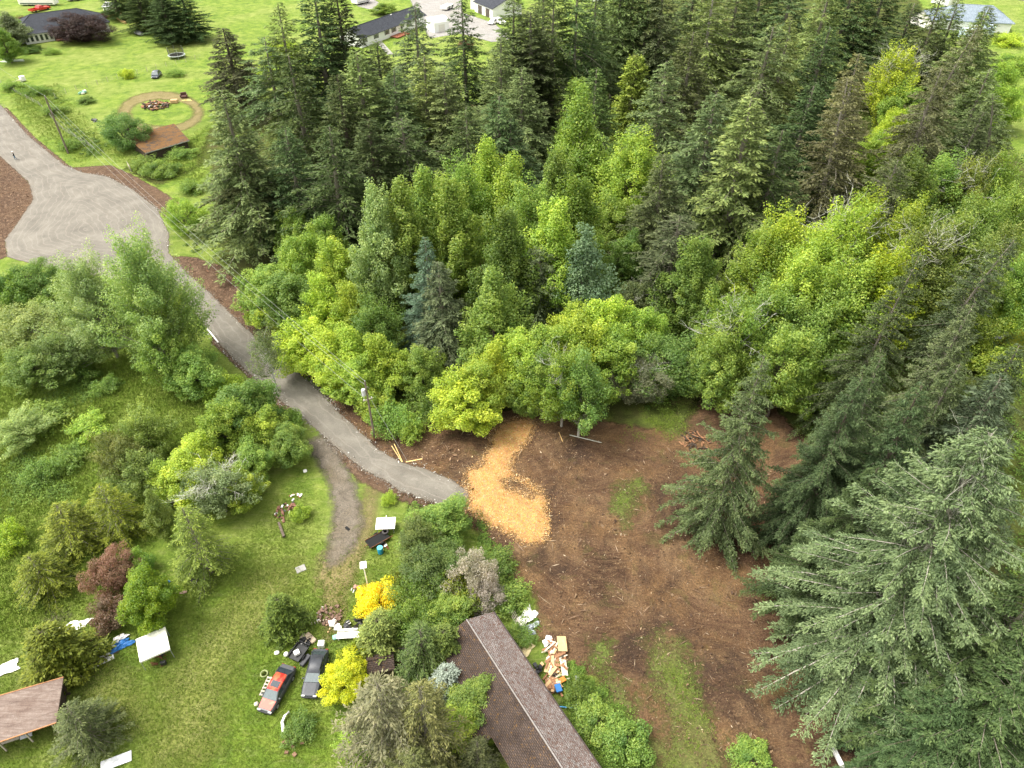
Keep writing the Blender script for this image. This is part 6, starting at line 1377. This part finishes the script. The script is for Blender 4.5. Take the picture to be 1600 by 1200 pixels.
heap('brick_pile', 'brown pile of broken bricks and pots on the lawn left of the golden shrub', 'pile', (515, 962), 1.3, .5, [('brick', M('dull_brown_brick', (.17, .105, .075), .9, var=.35), 46, (.4, .25, .15)), ('white_bit', M_PWHITE, 6, (.35, .15, .1))], 15)
heap('white_rubble', 'white rubble below the brown pile of bricks', 'rubble', (520, 980), .75, .35, [('white_piece', M_PWHITE, 10, (.6, .4, .18)), ('tan_piece', M_OSB, 4, (.3, .2, .1))], 16)
for i in range(6):
    o = MB().box((0, 0, .2), (.08, .08, .4)).build('garden_peg', M_CREAM); p = at3(488 + i * 4.5, 976 - i * 1.0); o.location = p
    tag(o, ('leftmost', 'second from left', 'third from left', 'third from right', 'second from right', 'rightmost')[i] + ' of six small pale pegs beside the brown brick pile', 'peg', 'row of pale garden pegs')
e = empty('white_bench', at3(548, 996), yaw_between(at(530, 998), at(570, 996)), 'long white bench left of the pale round pine', 'bench')
MB().box((0, 0, .5), (2.7, .75, .08)).build('seat', M_PWHITE, e, bevel=.02); MB().box((0, .42, .8), (2.7, .07, .45)).build('backrest', M_PWHITE, e, bevel=.02)
for x in (-1.2, 1.2): MB().box((x, 0, .24), (.1, .6, .46)).build('leg', M_PWHITE, e)
boxthing('mint_tub', 'mint green tub at the left end of the white bench', 'tub', (525, 997), (.6, .5, .35), M_LGREEN, .4, bevel=.08, taper=1.15)
heap('black_pots', 'black plant pots behind the white bench', 'pots', (553, 982), .8, .5, [('pot', M_BLACK, 9, (.4, .4, .35)), ('white_pot', M_PWHITE, 2, (.4, .4, .3))], 17)
crumple('black_sack', 'black sack below the golden shrub', 'sack', (567, 970), 1.2, .9, .5, M_BLACK, .5, 21)
heap('lawn_chair', 'brown and white broken chair left of the golden shrub', 'chair', (555, 921), .4, .5, [('seat', M('rose_brown', (.35, .18, .14), .8), 4, (.5, .4, .08)), ('frame', M_PWHITE, 3, (.6, .08, .08))], 18)
e = empty('lamp_post', at3(577, 925), 0, 'white post with a flat white top above the golden shrub', 'post')
MB().tube([(0, 0, 0), (0, 0, 4.9)], .07, 6).build('shaft', M_PWHITE, e); MB().box((0, 0, 4.95), (.7, .9, .12), .2).build('top', M_PWHITE, e, bevel=.03)
boxthing('grey_tarp_box', 'dull grey-green covered box between the golden shrub and the feathery tree', 'box', (622, 952), (1.5, 1.1, .7), M('olive_grey_cover', (.15, .15, .11), .8), .6, bevel=.12)
e = empty('garden_chair', at3(629, 1018), .2, 'small white garden chair right of the pale round pine', 'chair')
MB().box((0, 0, .42), (.5, .5, .05)).build('seat', M_PWHITE, e); MB().box((0, .24, .72), (.5, .05, .55)).build('backrest', M_PWHITE, e)
for x in (-.2, .2):
    for y in (-.2, .2): MB().box((x, y, .2), (.05, .05, .4)).build('leg', M_PWHITE, e)
e = empty('garden_cart', at3(619, 1031), -.9, 'rusty flat garden cart in front of the white garden chair', 'cart')
MB().box((0, 0, .35), (1.7, .7, .06)).build('bed', M_RUST, e); fr = MB()
for s_ in (-1, 1): fr.box((0, s_ * .37, .42), (1.9, .05, .08))
fr.build('rail', M_PALEW, e)
for x in (-.6, .6): MB().tube([(x, -.4, .17), (x, .4, .17)], .16, 8).build('wheel', M_TYRE, e)
# around the red car
e = empty('wooden_pallet', at3(418, 1073), yaw_between(at(412, 1080), at(420, 1062)), 'broken wooden pallet left of the red car', 'pallet')
fr = MB()
for i in range(6): fr.box((-.9 + i * .35, 0, .14), (.16, .8, .03))
for y in (-.35, 0, .35): fr.box((0, y, .06), (2.0, .08, .1))
fr.build('slats', M_PALEW, e)
tag(MB().lathe([(.25, 0), (.4, .02), (.42, .1), (.36, .14), (.28, .1), (.25, 0)], at3(413, 1053), 16).build('hose_coil', M('faded_green_hose', (.22, .25, .10), .6), smooth=True), 'coil of faded green hose on the grass left of the red car', 'hose')
boxthing('cream_stone', 'cream coloured lump beside the front wheel of the red car', 'stone', (401, 1101), (.4, .4, .3), M_CREAM, .4, bevel=.1)
tag(MB().tube([at3(444, 1143, .15), at3(441, 1128, .3), at3(445, 1118, .35), at3(452, 1113, .3)], [.22, .14, .12, .18], 6).build('car_bumper', M_PWHITE, smooth=True), 'curved white car bumper lying on the lawn below the red car', 'bumper')
heap('stone_border', 'low reddish stone heap on the lawn near the bottom edge', 'stones', (460, 1160), 1.2, .15, [('stone', M('reddish_stone', (.22, .13, .08), .9, var=.3), 14, (.4, .3, .15))], 19)
# beside the clearing
e = empty('sheet_pile', at3(812, 968), 0, 'leaning thin poles under the white sheet at the edge of the clearing', 'poles')
pl = MB()
for k in range(4): pl.tube([(-1.3 + k * .25, 1.0 - .1 * k, .5), (-.2 + k * .2, -1.0 - .1 * k, .12)], .04, 5)
pl.build('poles', M_PALEW, e)
crumple('white_sheet', 'bright white plastic sheet between the brown roof and the clearing', 'plastic sheet', (823, 965), 1.3, 2.3, .6, M_PWHITE, -.75, 31, ragged=.15)
crumple('grey_tarp', 'grey crumpled tarpaulin below the bright white sheet', 'tarp', (819, 986), 2.4, 1.2, .6, M_GREYT, .15, 32)
crumple('foam_block', 'yellow foam mattress lying against the right eave of the brown roof', 'mattress', (820, 1012), 1.6, 1.5, .3, M_FOAM, .9, 33, ragged=.06)
crumple('white_bags', 'white plastic bags at the upper left of the timber pile', 'bags', (857, 1003), 1.1, 1.0, .5, M_PWHITE, .3, 34)
e = empty('timber_pile', at3(868, 1040), 1.5, 'long pile of broken boards and brown panels at the edge of the clearing', 'timber pile')
r = random.Random(8)
for pn, mt, n, (l, w) in (('brown_board', M_BRN, 50, (1.4, .22)), ('pale_board', M_CREAM, 26, (1.6, .14)), ('tan_board', M_OSB, 26, (1.0, .3)), ('dark_board', M_DARKW, 18, (.8, .2))):
    mb = MB()
    for i in range(n): mb.box((r.uniform(-2.7, 2.2), r.uniform(-.85, .85), r.uniform(.08, .55)), (l * r.uniform(.5, 1.2), w * r.uniform(.6, 1.4), .05), r.gauss(0, .8), r.gauss(0, .12), r.gauss(0, .12))
    mb.build(pn, mt, e)
boxthing('plywood_sheet', 'tan plywood sheet on the top end of the timber pile', 'plywood', (878, 1010), (.95, 1.7, .06), M_OSB, .05, .5, ry=.1)
boxthing('white_door', 'narrow white door leaning on the right side of the timber pile', 'door', (881, 1047), (.62, 1.7, .07), M_CREAM, .08, .45, ry=.15)
boxthing('orange_tray', 'orange tray on the lower part of the timber pile', 'tray', (879, 1066), (.55, .5, .12), M('orange_plastic', (.60, .17, .02), .5), .5, .5)
boxthing('blue_tub', 'dark blue tub at the lower end of the timber pile', 'tub', (872, 1080), (.55, .75, .3), M_BLUE, .3, .45, taper=1.1)
boxthing('speaker_box', 'grey plastic container half sunk in weeds right of the timber pile', 'container', (901, 1063), (.45, .6, .5), M('sage_grey', (.35, .38, .34), .6), .1, bevel=.08)
e = empty('picture_frame', at3(885, 1098), -.12, 'bright blue rectangular frame in the brambles below the timber pile', 'frame')
fr = MB(); fr.box((0, -.6, .3), (1.9, .08, .08)); fr.box((.95, 0, .3), (.08, 1.28, .08)); fr.box((.55, .6, .3), (.8, .08, .08)); fr.build('bars', M('light_blue_paint', (.06, .32, .62), .5), e)
boxthing('white_cushion', 'long white cushion on the brambles beside the clearing', 'cushion', (927, 1103), (.55, 1.15, .22), M_PWHITE, .45, .45, bevel=.08)
boxthing('cream_pillow', 'small cream pillow just below the long white cushion', 'pillow', (934, 1116), (.6, .5, .2), M_CREAM, .2, .4, bevel=.08)
boxthing('grey_bin', 'grey-blue bin in the brambles near the bottom of the clearing', 'bin', (960, 1128), (.9, .55, .5), M('blue_grey_plastic', (.16, .22, .27), .5), -.3, .2, bevel=.04)
heap('pot_stack', 'black and terracotta pots left of the timber pile', 'pots', (840, 1045), .7, .4, [('pot', M_BLACK, 7, (.35, .35, .3)), ('terracotta_pot', M_OSB, 2, (.3, .3, .25))], 41)
# clearing and verge
stick('survey_stake', 'yellow stake leaning at the road edge, left of two', 'stake', (628, 722), (612, 697), .09, .09, M_PLANK, .03, .9)
stick('survey_stake', 'yellow stake leaning at the road edge, right of two', 'stake', (629, 722), (616, 694), .09, .09, M_PLANK, .03, .9)
stick('board', 'pale board lying on the soil right of the two yellow stakes', 'board', (634, 722), (660, 717), .16, .05, M_PLANK, .03)
stick('light_plank', 'short bright plank on the soil at the right rim of the clearing', 'plank', (1231, 811), (1241, 825), .2, .06, M('bright_pine', (.78, .62, .38), .6), .04)
stick('wooden_cross_stake', 'thin orange wooden stake lying near the top of the clearing', 'stake', (873, 675), (879, 690), .08, .05, M_PLANK, .04)
stick('fallen_branch', 'grey fallen branch at the top of the clearing below the alders', 'branch', (890, 680), (940, 692), .09, .09, M_LICHEN, .04)
stick('birch_log', 'white speckled log standing in the shade at the bottom right', 'log', (1300, 1168), (1316, 1200), .36, .3, M('white_birch_bark', (.72, .70, .68), .7, var=.35, scale=9), .3, .6)
stick('plastic_strip', 'narrow strip of white plastic on the left edge of the road', 'plastic strip', (324, 514), (341, 535), .22, .05, M_PWHITE, .06)
heap('root_pile', 'dark brown pile of roots between the clearing and the stand-alone fir', 'root pile', (1085, 690), 2.0, .6, [('root', M_BRN, 30, (1.0, .12, .1)), ('dark_root', M_DARKW, 24, (.9, .15, .12))], 42)
boxthing('white_sign', 'white scrap caught in the dark firs left of the spreading fir', 'scrap', (484, 226), (1.2, .5, .5), M_PWHITE, .3, 14.0)
# paddock
e = empty('trampoline', at3(277, 90), 0, 'round trampoline with dark safety net in front of the conifer clump', 'trampoline')
MB().lathe([(0, .85), (2.3, .85), (2.3, .9), (0, .9)], n=24).build('jumping_mat', M_BLACK, e)
MB().lathe([(2.2, .82), (2.75, .82), (2.75, .95), (2.2, .95), (2.2, .82)], n=24).build('edge_pad', M('pale_edge_pad', (.45, .5, .46), .6), e)
def net_mat():
    m, t, out = newmat('safety_net_mesh'); d = N(t, 'ShaderNodeBsdfDiffuse'); d.inputs[0].default_value = (.05, .045, .03, 1); tr = N(t, 'ShaderNodeBsdfTransparent'); ms = N(t, 'ShaderNodeMixShader'); ms.inputs[0].default_value = .55
    t.links.new(d.outputs[0], ms.inputs[1]); t.links.new(tr.outputs[0], ms.inputs[2]); t.links.new(ms.outputs[0], out.inputs[0]); return m
ring = [(2.5 * math.cos(k * math.pi / 12), 2.5 * math.sin(k * math.pi / 12)) for k in range(24)]
nm = MB(); nm.add([(x, y, z) for z in (.95, 3.0) for x, y in ring], [(k, (k + 1) % 24, 24 + (k + 1) % 24, 24 + k) for k in range(24)]); nm.build('safety_net', net_mat(), e)
for k in range(6): MB().tube([(2.6 * math.cos(k * 1.047), 2.6 * math.sin(k * 1.047), 0), (2.6 * math.cos(k * 1.047), 2.6 * math.sin(k * 1.047), 3.1)], .06, 5).build('pole', M_METAL, e)
e = empty('covered_boat', at3(217, 53), yaw_between(at(208, 46), at(226, 57)), 'small boat under a grey cover at the foot of the conifer clump', 'boat')
MB().loft([[(x, -w, .5), (x, -w * .8, .25 + .1), (x, 0, .15), (x, w * .8, .35), (x, w, .5), (x, 0, .5 + hh)] for x, w, hh in ((-3.6, .2, .1), (-2.4, 1.1, .5), (0, 1.4, .9), (2.4, 1.3, .7), (3.4, 1.0, .3))]).build('hull', M('grey_boat_cover', (.42, .42, .43), .6, var=.2), e)
fr = MB(); fr.box((0, 0, .2), (6.5, .12, .12)); fr.tube([(.6, -1.3, .3), (.6, 1.3, .3)], .3, 8); fr.build('trailer_frame', M_BLACK, e)
stick('lumber', 'long yellow boards on the lawn, lower of two, by the brown fence', 'lumber', (184, 29), (196, 37), 1.0, .5, M_PLANK)
stick('lumber', 'long yellow boards at the conifer clump, upper of two', 'lumber', (182, 18), (191, 24), 1.0, .5, M_PLANK)
heap('burn_pile', 'ashy burn pile in the middle of the round worn track', 'burn pile', (244, 166), 3.6, .9, [('charred_wood', M_DARKW, 40, (1.6, .5, .25)), ('brown_wood', M_BRN, 26, (1.4, .5, .3)), ('ash', M('pale_ash', (.5, .48, .45), .95), 16, (.9, .6, .12))], 51)
boxthing('hay_bale', 'tan box-shaped bale at the right end of the burn pile', 'bale', (273, 161), (2.0, 1.2, 1.0), M('tan_bale', (.5, .33, .17), .9, var=.2), .1, bevel=.12)
e = empty('armchair', at3(288, 153), .3, 'dark brown discarded armchair on the round worn track', 'armchair')
MB().box((0, 0, .4), (1.5, 1.3, .5)).build('seat', M('dark_brown_upholstery', (.09, .04, .03), .7), e, bevel=.08); MB().box((0, .7, .9), (1.6, .35, 1.0)).build('backrest', M('dark_brown_upholstery', (.09, .04, .03), .7), e, bevel=.08)
for s_ in (-1, 1): MB().box((s_ * .85, 0, .6), (.3, 1.3, .7)).build('armrest', M('dark_brown_upholstery', (.09, .04, .03), .7), e, bevel=.08)
crumple('yellow_mat', 'yellowish mat below the discarded armchair', 'mat', (292, 157), 2.4, 1.0, .2, M('yellowish_mat', (.55, .45, .15), .9), .2, 52)
heap('green_tubs', 'pale green and white tubs by the wire fence in the paddock', 'tubs', (132, 146), 1.2, .6, [('green_tub', M_LGREEN, 4, (.9, .6, .4)), ('white_tub', M_PWHITE, 3, (.7, .5, .35))], 53)
heap('garden_mower', 'dark mower left of the round green tree in the paddock', 'mower', (149, 190), .8, .6, [('deck', M_BLACK, 4, (.9, .7, .3)), ('pale_part', M_METAL, 3, (.6, .2, .12))], 54)
e = empty('seesaw_bench', at3(24, 131), yaw_between(at(8, 134), at(32, 127)), 'pale wooden bench-like rack on the lawn at the left edge', 'rack')
MB().box((0, 0, .7), (6.0, .5, .15)).build('beam', M('pinkish_pale_wood', (.55, .42, .33), .7), e); MB().box((2.6, 0, .9), (1.3, 1.2, 1.4)).build('crate', M_PWHITE, e, bevel=.08)
for x in (-2.4, 0): MB().box((x, 0, .33), (.15, .5, .62)).build('leg', M_PALEW, e)
crumple('white_netting', 'faded white netting on the lawn near the left edge', 'netting', (19, 95), 6.5, 3.0, .25, M('faded_netting', (.42, .48, .36), .9), 0, 55)

# ================================================================ PERSON walking down the upper road
def person(px, h, yaw):
    e = empty('person', at3(*px), yaw, 'person in white hat, black top and blue jeans walking on the upper gravel road', 'person')
    me = bpy.data.meshes.new('body'); J = [(0, 0, .95, .13), (0, 0, 1.15, .14), (0, 0, 1.38, .15), (0, 0, 1.50, .06), (0, .01, 1.58, .06), (0, .01, 1.68, .10),
         (-.19, 0, 1.42, .06), (-.26, .05, 1.16, .045), (-.22, .20, .98, .035), (-.21, .26, .92, .03), (.19, 0, 1.42, .06), (.26, -.06, 1.16, .045), (.24, .02, .94, .035), (.24, .06, .87, .03),
         (-.10, 0, .88, .10), (-.11, .14, .50, .065), (-.11, .10, .09, .045), (-.11, .24, .04, .04), (.10, 0, .88, .10), (.11, -.04, .50, .065), (.11, -.26, .13, .045), (.11, -.16, .04, .04)]
    E = [(0, 1), (1, 2), (2, 3), (3, 4), (4, 5), (2, 6), (6, 7), (7, 8), (8, 9), (2, 10), (10, 11), (11, 12), (12, 13), (0, 14), (14, 15), (15, 16), (16, 17), (0, 18), (18, 19), (19, 20), (20, 21)]
    k = h / 1.78
    me.from_pydata([(x * k, y * k, z * k) for x, y, z, r in J], E, []); o = link('body', me, e)
    sk = o.modifiers.new('skin', 'SKIN'); me.skin_vertices[0].data[0].use_root = True
    for v, (x, y, z, r) in zip(me.skin_vertices[0].data, J): v.radius = (r * k, r * k)
    o.modifiers.new('smooth', 'SUBSURF').levels = 1; o.modifiers['smooth'].render_levels = 1
    m, t, out = newmat('clothes_and_skin'); co = coords(t); sx = N(t, 'ShaderNodeSeparateXYZ'); t.links.new(co, sx.inputs[0])
    principled(t, out, ramp(t, mth(t, 'DIVIDE', sx.outputs[2], 1.78 * k), [(0.0, (.03, .03, .03)), (.05, (.06, .14, .22)), (.53, (.012, .012, .013)), (.85, (.45, .26, .18))], 'CONSTANT'), .8, .2); me.materials.append(m)
    MB().lathe([(.17 * k, 1.72 * k), (.11 * k, 1.74 * k), (.10 * k, 1.83 * k), (0, 1.85 * k)], (0, .01, 0), 12).build('hat', M_PWHITE, e)
    MB().box((0, .14 * k, 1.25 * k), (.14 * k, .05 * k, .14 * k)).build('bag', M_PWHITE, e, bevel=.01)
person((25, 250), 2.1, 2.2)
